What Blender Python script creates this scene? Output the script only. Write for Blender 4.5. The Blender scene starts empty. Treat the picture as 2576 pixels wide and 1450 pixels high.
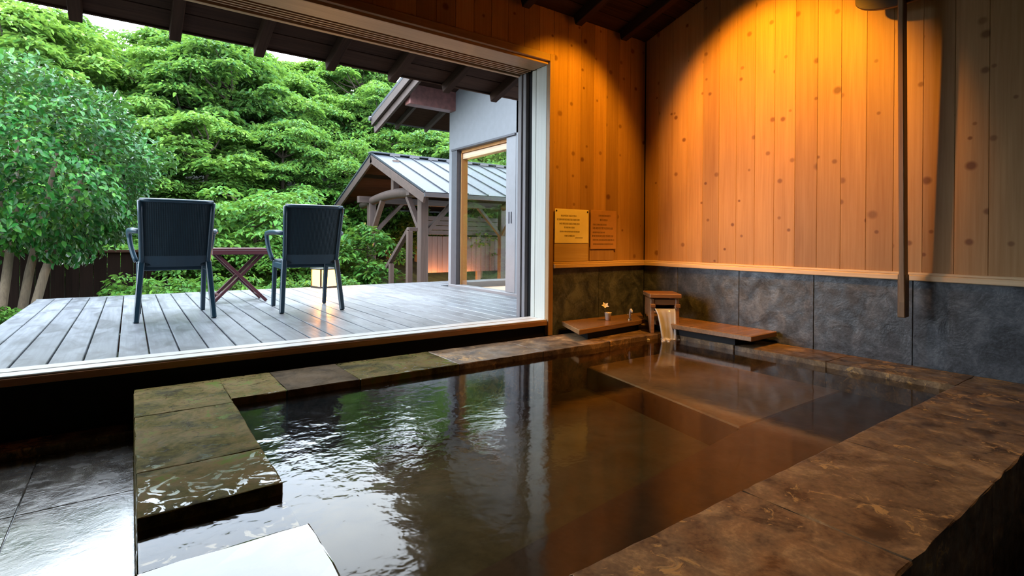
import bpy, bmesh, math, random
import numpy as np
from mathutils import Vector, Matrix

random.seed(7)
rng = np.random.default_rng(11)
D = bpy.data
SC = bpy.context.scene
COL = SC.collection
R = math.radians

# ------------------------------------------------------------------ camera
# world: metres, z = 0 is the top of the deck, +Y goes out of the room
cam_d = D.cameras.new('camera')
cam_d.sensor_width = 36.0
cam_d.lens = 18.56
cam_d.shift_y = -0.0474
cam_d.clip_start = 0.02
cam_d.clip_end = 300
cam = D.objects.new('camera', cam_d)
COL.objects.link(cam)
cam.matrix_world = (Matrix.Translation((0, 0, 0.62)) @ Matrix.Rotation(R(-35.9), 4, 'Z')
                    @ Matrix.Rotation(R(90), 4, 'X') @ Matrix.Rotation(R(0.49), 4, 'Z'))
SC.camera = cam

# ------------------------------------------------------------------ view, world, lights
SC.view_settings.view_transform = 'Standard'
SC.view_settings.look = 'None'
SC.view_settings.gamma = 1.0
SC.view_settings.use_curve_mapping = False
SC.view_settings.exposure = 0.0
SC.cycles.use_denoising = True
SC.cycles.max_bounces = 10
SC.cycles.diffuse_bounces = 4
SC.cycles.glossy_bounces = 4
SC.cycles.transparent_max_bounces = 12
SC.cycles.sample_clamp_indirect = 6.0
SC.cycles.caustics_reflective = False
SC.cycles.caustics_refractive = False

SKY = 11.0
W = D.worlds.new('overcast_sky')
SC.world = W
W.use_nodes = True
wn, wl = W.node_tree.nodes, W.node_tree.links
wn.clear()
w_out = wn.new('ShaderNodeOutputWorld')
w_bg = wn.new('ShaderNodeBackground')
w_tc = wn.new('ShaderNodeTexCoord')
w_no = wn.new('ShaderNodeTexNoise')
w_no.inputs['Scale'].default_value = 2.2
w_no.inputs['Detail'].default_value = 4
w_rp = wn.new('ShaderNodeValToRGB')
w_rp.color_ramp.elements[0].position = 0.35
w_rp.color_ramp.elements[0].color = (0.60, 0.76, 1.0, 1)
w_rp.color_ramp.elements[1].position = 0.62
w_rp.color_ramp.elements[1].color = (0.88, 0.95, 1.0, 1)
wl.new(w_tc.outputs['Generated'], w_no.inputs['Vector'])
wl.new(w_no.outputs['Fac'], w_rp.inputs['Fac'])
wl.new(w_rp.outputs['Color'], w_bg.inputs['Color'])
w_bg.inputs['Strength'].default_value = SKY
wl.new(w_bg.outputs['Background'], w_out.inputs['Surface'])


def light(name, kind, loc, energy, color, target=None, parent=None, **kw):
    l = D.lights.new(name, kind)
    l.energy = energy
    l.color = color
    for k, v in kw.items():
        setattr(l, k, v)
    o = D.objects.new(name, l)
    COL.objects.link(o)
    o.location = loc
    if target is not None:
        o.rotation_euler = (Vector(target) - Vector(loc)).to_track_quat('-Z', 'Y').to_euler()
    if parent:
        o.parent = parent
    return o


WARM = (1.0, 0.40, 0.008)
light('sun', 'SUN', (0, 0, 20), 2.5, (1.0, 0.97, 0.88), (4, 9, 0), angle=R(40))
# two heads of one ceiling fitting wash the two panelled walls, a third one looks down on the bath
light('spot_light', 'SPOT', (2.50, 1.90, 2.28), 285, WARM, (3.63, 1.90, 1.56), spot_size=R(78), spot_blend=0.55, shadow_soft_size=0.03)
light('spot_light', 'SPOT', (2.66, 2.02, 2.36), 120, WARM, (2.72, 3.05, 1.38), spot_size=R(68), spot_blend=0.6, shadow_soft_size=0.03)
light('spot_light', 'SPOT', (2.85, 1.75, 2.40), 230, (1.0, 0.46, 0.08), (3.25, 2.48, -0.05), spot_size=R(46), spot_blend=0.7, shadow_soft_size=0.03)  # added spot, brightens the spout and the bench beside it
light('spot_light', 'SPOT', (1.95, 1.20, 2.70), 95, (1.0, 0.60, 0.27), (1.95, 1.10, 0), spot_size=R(84), spot_blend=0.8, shadow_soft_size=0.05)


# ------------------------------------------------------------------ mesh helpers
def link(o, parent=None):
    COL.objects.link(o)
    if parent is not None:
        o.parent = parent
    return o


def tag(o, label=None, cat=None, group=None, kind=None):
    if label: o['label'] = label
    if cat: o['category'] = cat
    if group: o['group'] = group
    if kind: o['kind'] = kind
    return o


def empty(name, loc=(0, 0, 0), rz=0.0, label=None, cat=None, group=None, kind=None):
    o = D.objects.new(name, None)
    o.empty_display_size = 0.1
    o.location = loc
    o.rotation_euler = (0, 0, rz)
    link(o)
    return tag(o, label, cat, group, kind)


def copy_tree(o, parent=None):
    c = o.copy()
    COL.objects.link(c)
    if parent is not None:
        c.parent = parent
    for ch in list(o.children):
        copy_tree(ch, c)
    return c


class MB:
    def __init__(s):
        s.v, s.f = [], []

    def add(s, vs, fs):
        b = len(s.v)
        s.v += [tuple(v) for v in vs]
        s.f += [tuple(i + b for i in f) for f in fs]
        return s

    def box(s, x0, x1, y0, y1, z0, z1):
        vs = [(x, y, z) for z in (z0, z1) for (x, y) in ((x0, y0), (x1, y0), (x1, y1), (x0, y1))]
        return s.add(vs, [(3, 2, 1, 0), (4, 5, 6, 7), (0, 1, 5, 4), (1, 2, 6, 5), (2, 3, 7, 6), (3, 0, 4, 7)])

    def beam(s, p0, p1, w, h, up=(0, 0, 1), w1=None, h1=None):
        p0, p1 = Vector(p0), Vector(p1)
        d = (p1 - p0).normalized()
        up = Vector(up)
        sd = d.cross(up)
        if sd.length < 1e-5:
            sd = d.cross(Vector((1, 0, 0)))
        sd.normalize()
        u = sd.cross(d).normalized()
        w1 = w if w1 is None else w1
        h1 = h if h1 is None else h1
        vs = []
        for p, a, b in ((p0, w, h), (p1, w1, h1)):
            for i, j in ((-1, -1), (1, -1), (1, 1), (-1, 1)):
                vs.append(p + sd * a / 2 * i + u * b / 2 * j)
        return s.add(vs, [(3, 2, 1, 0), (4, 5, 6, 7), (0, 1, 5, 4), (1, 2, 6, 5), (2, 3, 7, 6), (3, 0, 4, 7)])

    def tube(s, pts, rad, n=8, flat=1.0):
        pts = [Vector(p) for p in pts]
        if not hasattr(rad, '__len__'):
            rad = [rad] * len(pts)
        b = len(s.v)
        ref = None
        for i, p in enumerate(pts):
            d = (pts[min(i + 1, len(pts) - 1)] - pts[max(i - 1, 0)]).normalized()
            if ref is None:
                ref = d.orthogonal().normalized()
            ref = (ref - d * ref.dot(d))
            if ref.length < 1e-6:
                ref = d.orthogonal()
            ref.normalize()
            bi = d.cross(ref)
            for k in range(n):
                a = 2 * math.pi * k / n
                s.v.append(tuple(p + (ref * math.cos(a) + bi * math.sin(a) * flat) * rad[i]))
        for i in range(len(pts) - 1):
            for k in range(n):
                k2 = (k + 1) % n
                s.f.append((b + i * n + k, b + i * n + k2, b + (i + 1) * n + k2, b + (i + 1) * n + k))
        s.f.append(tuple(b + k for k in range(n))[::-1])
        s.f.append(tuple(b + (len(pts) - 1) * n + k for k in range(n)))
        return s

    def lathe(s, prof, n=16, c=(0, 0, 0)):
        b = len(s.v)
        for r, z in prof:
            for k in range(n):
                a = 2 * math.pi * k / n
                s.v.append((c[0] + r * math.cos(a), c[1] + r * math.sin(a), c[2] + z))
        for i in range(len(prof) - 1):
            for k in range(n):
                k2 = (k + 1) % n
                s.f.append((b + i * n + k, b + i * n + k2, b + (i + 1) * n + k2, b + (i + 1) * n + k))
        s.f.append(tuple(b + k for k in range(n))[::-1])
        s.f.append(tuple(b + (len(prof) - 1) * n + k for k in range(n)))
        return s

    def prism(s, poly, z0, z1):
        n = len(poly)
        vs = [(x, y, z0) for x, y in poly] + [(x, y, z1) for x, y in poly]
        fs = [tuple(range(n))[::-1], tuple(range(n, 2 * n))]
        fs += [(i, (i + 1) % n, n + (i + 1) % n, n + i) for i in range(n)]
        return s.add(vs, fs)

    def xform(s, m):
        s.v = [tuple(m @ Vector(v)) for v in s.v]
        return s

    def mesh(s, name, mat, bevel=0.0, smooth=False, seg=1):
        me = D.meshes.new(name)
        me.from_pydata(s.v, [], s.f)
        bm = bmesh.new()
        bm.from_mesh(me)
        bmesh.ops.recalc_face_normals(bm, faces=bm.faces)
        if bevel:
            es = [e for e in bm.edges if len(e.link_faces) == 2 and e.calc_face_angle(0) > 0.5]
            bmesh.ops.bevel(bm, geom=es, offset=bevel, segments=seg, affect='EDGES', profile=0.5)
        bm.to_mesh(me)
        bm.free()
        if smooth:
            for p in me.polygons:
                p.use_smooth = True
        if mat:
            me.materials.append(mat)
        return me

    def build(s, name, mat, parent=None, bevel=0.0, smooth=False, seg=1):
        return link(D.objects.new(name, s.mesh(name, mat, bevel, smooth, seg)), parent)


def obj(name, me, parent=None, loc=(0, 0, 0), rot=(0, 0, 0), scale=(1, 1, 1)):
    o = D.objects.new(name, me)
    o.location = loc
    o.rotation_euler = rot
    o.scale = scale
    return link(o, parent)


def rough_box(name, x0, x1, y0, y1, z0, z1, mat, step=0.06, amp=0.003, bevel=0.0035, seed=0):
    """a sawn stone: box cut into a grid so that its edges can wander a little"""
    bm = bmesh.new()
    bmesh.ops.create_cube(bm, size=1.0)
    for v in bm.verts:
        v.co = Vector(((x0 + x1) / 2 + v.co.x * (x1 - x0), (y0 + y1) / 2 + v.co.y * (y1 - y0), (z0 + z1) / 2 + v.co.z * (z1 - z0)))
    bmesh.ops.bevel(bm, geom=bm.edges[:], offset=bevel, segments=2, affect='EDGES', profile=0.5)
    for ax, a, b in ((0, x0, x1), (1, y0, y1)):
        n = max(1, int((b - a) / step))
        for i in range(1, n):
            co = Vector((0, 0, 0)); co[ax] = a + (b - a) * i / n
            no = Vector((0, 0, 0)); no[ax] = 1
            bmesh.ops.bisect_plane(bm, geom=bm.verts[:] + bm.edges[:] + bm.faces[:], plane_co=co, plane_no=no)
    rr = random.Random(seed)
    for v in bm.verts:
        if v.co.z > z0 + 0.03:
            edge = min(abs(v.co.x - x0), abs(v.co.x - x1)) < 0.01 or min(abs(v.co.y - y0), abs(v.co.y - y1)) < 0.01
            if edge:
                v.co += Vector((rr.uniform(-1, 1), rr.uniform(-1, 1), rr.uniform(-.25, .1))) * amp
    me = D.meshes.new(name)
    bm.to_mesh(me)
    bm.free()
    me.materials.append(mat)
    return D.objects.new(name, me)


# ------------------------------------------------------------------ materials
def base_mat(name):
    m = D.materials.new(name)
    m.use_nodes = True
    n, l = m.node_tree.nodes, m.node_tree.links
    return m, n, l, n['Principled BSDF']


def math_node(n, l, op, a, b=None):
    x = n.new('ShaderNodeMath')
    x.operation = op
    for i, v in enumerate((a, b)):
        if v is None: continue
        if isinstance(v, (int, float)): x.inputs[i].default_value = v
        else: l.new(v, x.inputs[i])
    return x.outputs[0]


def mix_col(n, l, fac, a, b, mode='MIX'):
    x = n.new('ShaderNodeMix')
    x.data_type = 'RGBA'
    x.blend_type = mode
    for i, v in ((0, fac), (6, a), (7, b)):
        if isinstance(v, (int, float)): x.inputs[i].default_value = v
        elif isinstance(v, tuple): x.inputs[i].default_value = (*v, 1)
        else: l.new(v, x.inputs[i])
    return x.outputs[2]


def obj_coords(n, l, spread=9.0):
    tc = n.new('ShaderNodeTexCoord')
    oi = n.new('ShaderNodeObjectInfo')
    v = n.new('ShaderNodeVectorMath'); v.operation = 'MULTIPLY_ADD'
    cb = n.new('ShaderNodeCombineXYZ')
    for i, k in enumerate((spread * 3.1, spread * 1.7, spread * 2.3)):
        l.new(math_node(n, l, 'MULTIPLY', oi.outputs['Random'], k), cb.inputs[i])
    v.inputs[1].default_value = (1, 1, 1)
    l.new(tc.outputs['Object'], v.inputs[0])
    l.new(cb.outputs[0], v.inputs[2])
    return v.outputs[0], oi.outputs['Random']


def scaled(n, l, vec, sc):
    mp = n.new('ShaderNodeMapping')
    mp.inputs['Scale'].default_value = sc
    l.new(vec, mp.inputs['Vector'])
    return mp.outputs[0]


def noise(n, l, vec, scale=1.0, detail=4.0, rough=0.55, dist=0.0):
    x = n.new('ShaderNodeTexNoise')
    x.inputs['Scale'].default_value = scale
    x.inputs['Detail'].default_value = detail
    x.inputs['Roughness'].default_value = rough
    x.inputs['Distortion'].default_value = dist
    l.new(vec, x.inputs['Vector'])
    return x.outputs['Fac']


def ramp(n, l, fac, stops):
    x = n.new('ShaderNodeValToRGB')
    e = x.color_ramp.elements
    while len(e) < len(stops): e.new(0.5)
    for i, (p, c) in enumerate(stops):
        e[i].position = p
        e[i].color = (*c, 1) if isinstance(c, tuple) else (c, c, c, 1)
    l.new(fac, x.inputs['Fac'])
    return x.outputs['Color']


def bump(n, l, b, h, strength=0.3, dist=0.01):
    x = n.new('ShaderNodeBump')
    x.inputs['Strength'].default_value = strength
    x.inputs['Distance'].default_value = dist
    l.new(h, x.inputs['Height'])
    l.new(x.outputs[0], b.inputs['Normal'])


def wood(name, c1, c2, axis=2, rough=0.5, knots=False, tone=0.3, bstr=0.25, fine=70.0, spec=0.4, blotch=None):
    m, n, l, b = base_mat(name)
    vec, rnd = obj_coords(n, l)
    sc = [fine] * 3; sc[axis] = fine * 0.03
    g = noise(n, l, scaled(n, l, vec, tuple(sc)), 1.0, 4, 0.6, 0.3)
    sc2 = [9.0] * 3; sc2[axis] = 0.9
    g2 = noise(n, l, scaled(n, l, vec, tuple(sc2)), 1.0, 3, 0.5, 0.6)
    gg = math_node(n, l, 'ADD', math_node(n, l, 'MULTIPLY', g, 0.6), math_node(n, l, 'MULTIPLY', g2, 0.4))
    col = ramp(n, l, gg, [(0.32, c2), (0.66, c1)])
    if blotch:
        bl = noise(n, l, scaled(n, l, vec, tuple(3.0 if i == axis else 8.0 for i in range(3))), 1.0, 5, 0.6, 1.0)
        col = mix_col(n, l, ramp(n, l, bl, [(0.45, 0.0), (0.66, 1.0)]), col, blotch)
    if knots:
        vo = n.new('ShaderNodeTexVoronoi')
        vo.voronoi_dimensions = '2D'
        vo.feature = 'F1'
        vo.inputs['Scale'].default_value = 1.0
        sx = n.new('ShaderNodeSeparateXYZ')
        cx = n.new('ShaderNodeCombineXYZ')
        l.new(vec, sx.inputs[0])
        l.new(math_node(n, l, 'MULTIPLY', sx.outputs[0], 5.2), cx.inputs[0])
        l.new(math_node(n, l, 'MULTIPLY', sx.outputs[2], 5.4), cx.inputs[1])
        l.new(cx.outputs[0], vo.inputs['Vector'])
        keep = n.new('ShaderNodeSeparateColor')
        l.new(vo.outputs['Color'], keep.inputs[0])
        near = ramp(n, l, math_node(n, l, 'MULTIPLY', vo.outputs['Distance'], math_node(n, l, 'ADD', math_node(n, l, 'MULTIPLY', keep.outputs[2], 1.2), 0.7)), [(0.06, 1.0), (0.125, 0.0)])
        k = math_node(n, l, 'MULTIPLY', near, math_node(n, l, 'GREATER_THAN', keep.outputs[0], 0.36))
        k = math_node(n, l, 'MULTIPLY', k, math_node(n, l, 'ADD', math_node(n, l, 'MULTIPLY', keep.outputs[1], 0.4), 0.6))
        col = mix_col(n, l, math_node(n, l, 'MULTIPLY', k, 0.85), col, (0.12, 0.040, 0.013))
    hsv = n.new('ShaderNodeHueSaturation')
    l.new(math_node(n, l, 'ADD', math_node(n, l, 'MULTIPLY', rnd, tone), 1.0 - tone / 2), hsv.inputs['Value'])
    l.new(col, hsv.inputs['Color'])
    l.new(hsv.outputs[0], b.inputs['Base Color'])
    b.inputs['Roughness'].default_value = rough
    b.inputs['Specular IOR Level'].default_value = spec
    bump(n, l, b, gg, bstr, 0.004)
    return m


def stone(name, cols, scale=6.0, rough=(0.3, 0.6), bstr=0.4, fine=60.0, spec=0.5, puddles=False, tone=0.2, bdist=0.006, coat=0.0, crust=None):
    m, n, l, b = base_mat(name)
    vec, rnd = obj_coords(n, l)
    a = noise(n, l, vec, scale, 6, 0.62, 0.7)
    f = noise(n, l, vec, fine, 5, 0.6)
    mixd = math_node(n, l, 'ADD', math_node(n, l, 'MULTIPLY', a, 0.75), math_node(n, l, 'MULTIPLY', f, 0.25))
    k = len(cols)
    col = ramp(n, l, mixd, [(0.38 + 0.25 * i / (k - 1), c) for i, c in enumerate(cols)])
    if crust:                                     # mineral scale left by the hot water
        big = noise(n, l, vec, 2.6, 3, 0.5, 0.5)
        sm = noise(n, l, vec, 19.0, 5, 0.65, 1.2)
        km = ramp(n, l, math_node(n, l, 'ADD', math_node(n, l, 'MULTIPLY', big, 0.5), math_node(n, l, 'MULTIPLY', sm, 0.5)), [(0.575, 0.0), (0.61, 1.0)])
        col = mix_col(n, l, km, col, crust)
        mixd = math_node(n, l, 'ADD', mixd, math_node(n, l, 'MULTIPLY', km, 0.25))
    hsv = n.new('ShaderNodeHueSaturation')
    l.new(math_node(n, l, 'ADD', math_node(n, l, 'MULTIPLY', rnd, tone), 1.0 - tone / 2), hsv.inputs['Value'])
    l.new(col, hsv.inputs['Color'])
    l.new(hsv.outputs[0], b.inputs['Base Color'])
    l.new(ramp(n, l, noise(n, l, vec, scale * 1.7, 4), [(0.4, rough[0]), (0.62, rough[1])]), b.inputs['Roughness'])
    b.inputs['Specular IOR Level'].default_value = spec
    if coat:
        b.inputs['Coat Weight'].default_value = coat
        b.inputs['Coat Roughness'].default_value = 0.12
        b.inputs['Coat IOR'].default_value = 1.6
    if puddles:                                   # wet patches that still hold a film of water
        pd_ = noise(n, l, vec, 15.0, 5, 0.6, 1.8)
        k_ = ramp(n, l, pd_, [(0.56, 0.0), (0.585, 1.0)])
        l.new(math_node(n, l, 'MULTIPLY', k_, 1.0), b.inputs['Coat Weight'])
        b.inputs['Coat Roughness'].default_value = 0.10
    bump(n, l, b, mixd, bstr, bdist)
    return m


def plain(name, col, rough=0.5, metal=0.0, spec=0.5, var=0.08, emit=None, estr=0.0):
    m, n, l, b = base_mat(name)
    vec, rnd = obj_coords(n, l)
    a = noise(n, l, vec, 14.0, 4)
    c = ramp(n, l, a, [(0.3, tuple(x * (1 - var) for x in col)), (0.7, tuple(min(1, x * (1 + var)) for x in col))])
    l.new(c, b.inputs['Base Color'])
    b.inputs['Roughness'].default_value = rough
    b.inputs['Metallic'].default_value = metal
    b.inputs['Specular IOR Level'].default_value = spec
    if emit:
        b.inputs['Emission Color'].default_value = (*emit, 1)
        b.inputs['Emission Strength'].default_value = estr
    return m


def leaf_mat(name, stops, gloss=0.25, rough=0.45, trans=0.35, shift=0.5):
    m, n, l, b = base_mat(name)
    n.remove(b)
    out = n['Material Output']
    g = n.new('ShaderNodeNewGeometry')
    oi = n.new('ShaderNodeObjectInfo')
    tc = n.new('ShaderNodeTexCoord')
    cl = noise(n, l, tc.outputs['Object'], 1.6, 3)
    f = math_node(n, l, 'ADD', math_node(n, l, 'MULTIPLY', g.outputs['Random Per Island'], 0.45), math_node(n, l, 'MULTIPLY', cl, 0.55))
    f = math_node(n, l, 'ADD', f, math_node(n, l, 'MULTIPLY', math_node(n, l, 'SUBTRACT', oi.outputs['Random'], 0.5), shift))
    col = ramp(n, l, f, stops)
    df = n.new('ShaderNodeBsdfDiffuse')
    tr = n.new('ShaderNodeBsdfTranslucent')
    gl = n.new('ShaderNodeBsdfGlossy')
    gl.inputs['Roughness'].default_value = rough
    l.new(col, df.inputs['Color'])
    l.new(mix_col(n, l, 0.4, col, (0.30, 0.50, 0.05)), tr.inputs['Color'])
    m1 = n.new('ShaderNodeMixShader'); m1.inputs[0].default_value = trans
    l.new(df.outputs[0], m1.inputs[1]); l.new(tr.outputs[0], m1.inputs[2])
    fr = n.new('ShaderNodeLayerWeight'); fr.inputs['Blend'].default_value = 0.25
    m2 = n.new('ShaderNodeMixShader')
    l.new(math_node(n, l, 'MULTIPLY', fr.outputs['Fresnel'], gloss), m2.inputs[0])
    l.new(m1.outputs[0], m2.inputs[1]); l.new(gl.outputs[0], m2.inputs[2])
    l.new(m2.outputs[0], out.inputs['Surface'])
    return m


def clear_mat(name, tint, ior=1.33, rough=0.03, ripple=None, extra=1.0):
    """thin clear layer: what lies behind shows through a tint, the surface mirrors by Fresnel"""
    m, n, l, b = base_mat(name)
    n.remove(b)
    out = n['Material Output']
    t = n.new('ShaderNodeBsdfTransparent'); t.inputs['Color'].default_value = (*tint, 1)
    g = n.new('ShaderNodeBsdfGlossy'); g.inputs['Roughness'].default_value = rough
    lw = n.new('ShaderNodeLayerWeight')          # Schlick's curve, the same from either side of a pane
    f0 = ((ior - 1) / (ior + 1)) ** 2
    f = math_node(n, l, 'ADD', math_node(n, l, 'MULTIPLY', math_node(n, l, 'POWER', lw.outputs['Facing'], 5.0), 1 - f0), f0)
    mx = n.new('ShaderNodeMixShader')
    l.new(math_node(n, l, 'MINIMUM', math_node(n, l, 'MULTIPLY', f, extra), 1.0), mx.inputs[0])
    l.new(t.outputs[0], mx.inputs[1]); l.new(g.outputs[0], mx.inputs[2])
    l.new(mx.outputs[0], out.inputs['Surface'])
    if ripple:
        tc = n.new('ShaderNodeTexCoord')
        h = math_node(n, l, 'ADD', noise(n, l, tc.outputs['Object'], ripple[0], 3, 0.5, 0.4),
                      math_node(n, l, 'MULTIPLY', noise(n, l, tc.outputs['Object'], ripple[0] * 3.1, 2, 0.5), 0.3))
        # the overflow at the notch stirs the near-left corner, the rest of the bath is calm
        ds = n.new('ShaderNodeVectorMath'); ds.operation = 'DISTANCE'
        ds.inputs[1].default_value = (0.45, 1.9, -0.115)
        l.new(tc.outputs['Object'], ds.inputs[0])
        amt = ramp(n, l, math_node(n, l, 'MULTIPLY', ds.outputs['Value'], 0.5), [(0.12, 1.0), (0.55, 0.12)])
        bp = n.new('ShaderNodeBump'); bp.inputs['Distance'].default_value = ripple[1]
        l.new(amt, bp.inputs['Strength'])
        l.new(h, bp.inputs['Height'])
        l.new(bp.outputs[0], g.inputs['Normal'])
    return m


M = {}
M['panel'] = wood('cedar_panelling', (0.45, 0.262, 0.115), (0.33, 0.172, 0.066), 2, 0.5, True, 0.42, 0.12, spec=0.25)
M['trimwood'] = wood('pale_trim_wood', (0.70, 0.52, 0.32), (0.52, 0.36, 0.20), 1, 0.4, False, 0.1)
M['trimwood_x'] = wood('pale_trim_wood_cross', (0.62, 0.43, 0.25), (0.45, 0.29, 0.15), 0, 0.4, False, 0.1)
M['casing'] = wood('brown_casing_wood', (0.40, 0.24, 0.12), (0.26, 0.14, 0.06), 2, 0.45, False, 0.1)
M['header'] = wood('brown_header_wood', (0.42, 0.26, 0.14), (0.28, 0.16, 0.08), 0, 0.5, False, 0.1)
M['sillwood'] = wood('brown_sill_wood', (0.46, 0.24, 0.10), (0.30, 0.15, 0.06), 0, 0.45, False, 0.1)
M['track'] = wood('dark_track_wood', (0.15, 0.09, 0.05), (0.08, 0.05, 0.03), 0, 0.5, False, 0.1)
M['white_jamb'] = wood('pale_painted_jamb', (0.62, 0.63, 0.58), (0.50, 0.51, 0.47), 2, 0.4, False, 0.1)
M['sill_top'] = wood('pale_worn_sill', (0.72, 0.71, 0.69), (0.58, 0.57, 0.54), 0, 0.28, False, 0.1, spec=0.6)
M['grey_post'] = wood('weathered_grey_post', (0.26, 0.24, 0.25), (0.15, 0.14, 0.15), 2, 0.6, False, 0.2)
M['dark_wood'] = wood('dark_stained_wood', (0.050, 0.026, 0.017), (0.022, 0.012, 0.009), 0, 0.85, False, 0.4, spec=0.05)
M['fence_dark'] = wood('near_black_fence_wood', (0.016, 0.010, 0.008), (0.007, 0.005, 0.004), 2, 0.9, False, 0.4, spec=0.02)  # near-black boards, darker than the cap rail
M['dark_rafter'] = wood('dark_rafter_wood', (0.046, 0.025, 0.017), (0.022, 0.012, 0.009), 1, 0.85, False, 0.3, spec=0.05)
M['black'] = plain('black_void', (0.008, 0.008, 0.009), 0.6, spec=0.2)
M['deck'] = wood('weathered_deck_wood', (0.195, 0.210, 0.232), (0.105, 0.115, 0.130), 1, 0.40, False, 0.25, 0.5, 60, 0.5, blotch=(0.080, 0.085, 0.094))
M['slate'] = stone('dark_wall_slate', [(0.018, 0.021, 0.026), (0.050, 0.057, 0.067), (0.105, 0.115, 0.13)], 8.0, (0.35, 0.6), 0.9, 70)
M['rim'] = stone('brown_rim_stone', [(0.055, 0.034, 0.020), (0.14, 0.088, 0.048), (0.21, 0.132, 0.068), (0.36, 0.23, 0.115)], 9.0, (0.28, 0.5), 0.5, 80, 0.25, bdist=0.004, crust=(0.46, 0.27, 0.10))
M['rim_moss'] = stone('mossy_rim_stone', [(0.040, 0.032, 0.008), (0.095, 0.080, 0.017), (0.16, 0.108, 0.038), (0.10, 0.135, 0.020)], 5.0, (0.6, 0.75), 0.3, 60, 0.03, bdist=0.003, puddles=True)
M['rim_dull'] = stone('dull_brown_rim_stone', [(0.045, 0.032, 0.018), (0.085, 0.060, 0.034), (0.12, 0.085, 0.05)], 7.0, (0.6, 0.75), 0.35, 70, 0.02, bdist=0.004)
M['rim_wet'] = stone('flooded_rim_stone', [(0.05, 0.04, 0.02), (0.08, 0.065, 0.03), (0.12, 0.09, 0.05)], 7.0, (0.05, 0.10), 0.03, 45, 0.6, bdist=0.002)
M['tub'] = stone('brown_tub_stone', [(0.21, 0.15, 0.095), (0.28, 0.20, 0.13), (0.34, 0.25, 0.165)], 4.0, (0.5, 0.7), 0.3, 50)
M['tub_shaded'] = stone('shade_painted_tub_stone', [(0.045, 0.031, 0.025), (0.065, 0.045, 0.036), (0.085, 0.060, 0.047)], 4.0, (0.5, 0.7), 0.3, 50)  # darker copy of tub, the near bench's shade put into its colour
M['face'] = stone('painted_shade_bench_stone', [(0.014, 0.011, 0.009), (0.024, 0.019, 0.015), (0.035, 0.028, 0.022)], 5.0, (0.6, 0.7), 0.3, 50, 0.1)  # near-black tone that paints shade on the bench riser
M['tub_floor'] = stone('green_brown_tub_stone', [(0.045, 0.045, 0.020), (0.075, 0.070, 0.032), (0.10, 0.09, 0.042)], 4.0, (0.5, 0.7), 0.3, 50)
M['wet_floor'] = stone('wet_floor_stone', [(0.030, 0.026, 0.022), (0.060, 0.052, 0.045), (0.10, 0.09, 0.075)], 9.0, (0.12, 0.30), 0.6, 55, 0.8, bdist=0.008, coat=1.0)
M['spoutwood'] = wood('wet_spout_wood', (0.42, 0.21, 0.09), (0.22, 0.10, 0.04), 0, 0.3, False, 0.3)
M['shelfwood'] = wood('wet_shelf_wood', (0.30, 0.16, 0.07), (0.15, 0.075, 0.032), 0, 0.25, False, 0.2)
M['pole'] = wood('brown_pole_wood', (0.30, 0.17, 0.08), (0.18, 0.10, 0.045), 2, 0.4, False, 0.1)
M['blade'] = wood('dark_blade_wood', (0.09, 0.055, 0.035), (0.05, 0.03, 0.02), 1, 0.5, False, 0.1)
M['resin'] = plain('blue_grey_resin', (0.010, 0.034, 0.055), 0.35)
M['redwood'] = wood('dark_red_table_wood', (0.075, 0.022, 0.026), (0.035, 0.012, 0.016), 0, 0.35, False, 0.2)
M['iron'] = plain('dark_lantern_iron', (0.02, 0.018, 0.016), 0.5, 0.4)
m, n, l, b = base_mat('glowing_lantern_paper')
em = n.new('ShaderNodeEmission'); em.inputs['Color'].default_value = (1.0, 0.48, 0.09, 1); em.inputs['Strength'].default_value = 10.0
tp = n.new('ShaderNodeBsdfTransparent'); tp.inputs['Color'].default_value = (1.0, 0.9, 0.75, 1)
mx = n.new('ShaderNodeMixShader'); mx.inputs[0].default_value = 0.30
l.new(em.outputs[0], mx.inputs[1]); l.new(tp.outputs[0], mx.inputs[2]); l.new(mx.outputs[0], n['Material Output'].inputs['Surface'])
n.remove(b)
M['glow'] = m
M['plaster'] = plain('white_plaster', (0.165, 0.175, 0.19), 0.8, var=0.05)
M['greyframe'] = plain('grey_door_frame', (0.17, 0.175, 0.19), 0.5, var=0.05)
M['darkframe'] = plain('dark_grey_frame', (0.05, 0.05, 0.06), 0.5)
M['orangewood'] = wood('orange_room_wood', (0.50, 0.24, 0.08), (0.34, 0.15, 0.05), 2, 0.4, False, 0.1)
M['palewood'] = wood('pale_room_wood', (0.66, 0.50, 0.36), (0.50, 0.36, 0.24), 1, 0.45, False, 0.1)
M['copper'] = plain('reddish_copper_sheet', (0.20, 0.085, 0.075), 0.4, 0.1, var=0.3)
M['old_wood'] = wood('weathered_brown_beam', (0.095, 0.064, 0.054), (0.045, 0.031, 0.027), 2, 0.65, False, 0.3)
M['old_wood_x'] = wood('weathered_brown_beam_cross', (0.075, 0.050, 0.042), (0.036, 0.025, 0.022), 0, 0.65, False, 0.3)
M['screen'] = wood('brown_screen_board', (0.105, 0.055, 0.040), (0.055, 0.030, 0.022), 2, 0.6, False, 0.35)
M['metalroof'] = plain('blue_grey_metal_roof', (0.036, 0.043, 0.052), 0.5, 0.0, spec=0.15, var=0.12)
M['glass'] = clear_mat('window_glass', (0.96, 0.97, 0.96), 1.45, 0.0)
M['water'] = clear_mat('bath_water', (0.60, 0.53, 0.40), 1.37, 0.08, ripple=(8.5, 0.0042), extra=1.05)
M['paper'] = plain('yellowed_paper', (0.92, 0.82, 0.50), 0.7, var=0.03)
M['brownpaper'] = plain('brown_notice_sheet', (0.46, 0.24, 0.11), 0.6, var=0.06)
M['ink'] = plain('dark_ink', (0.12, 0.07, 0.03), 0.7)
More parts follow.
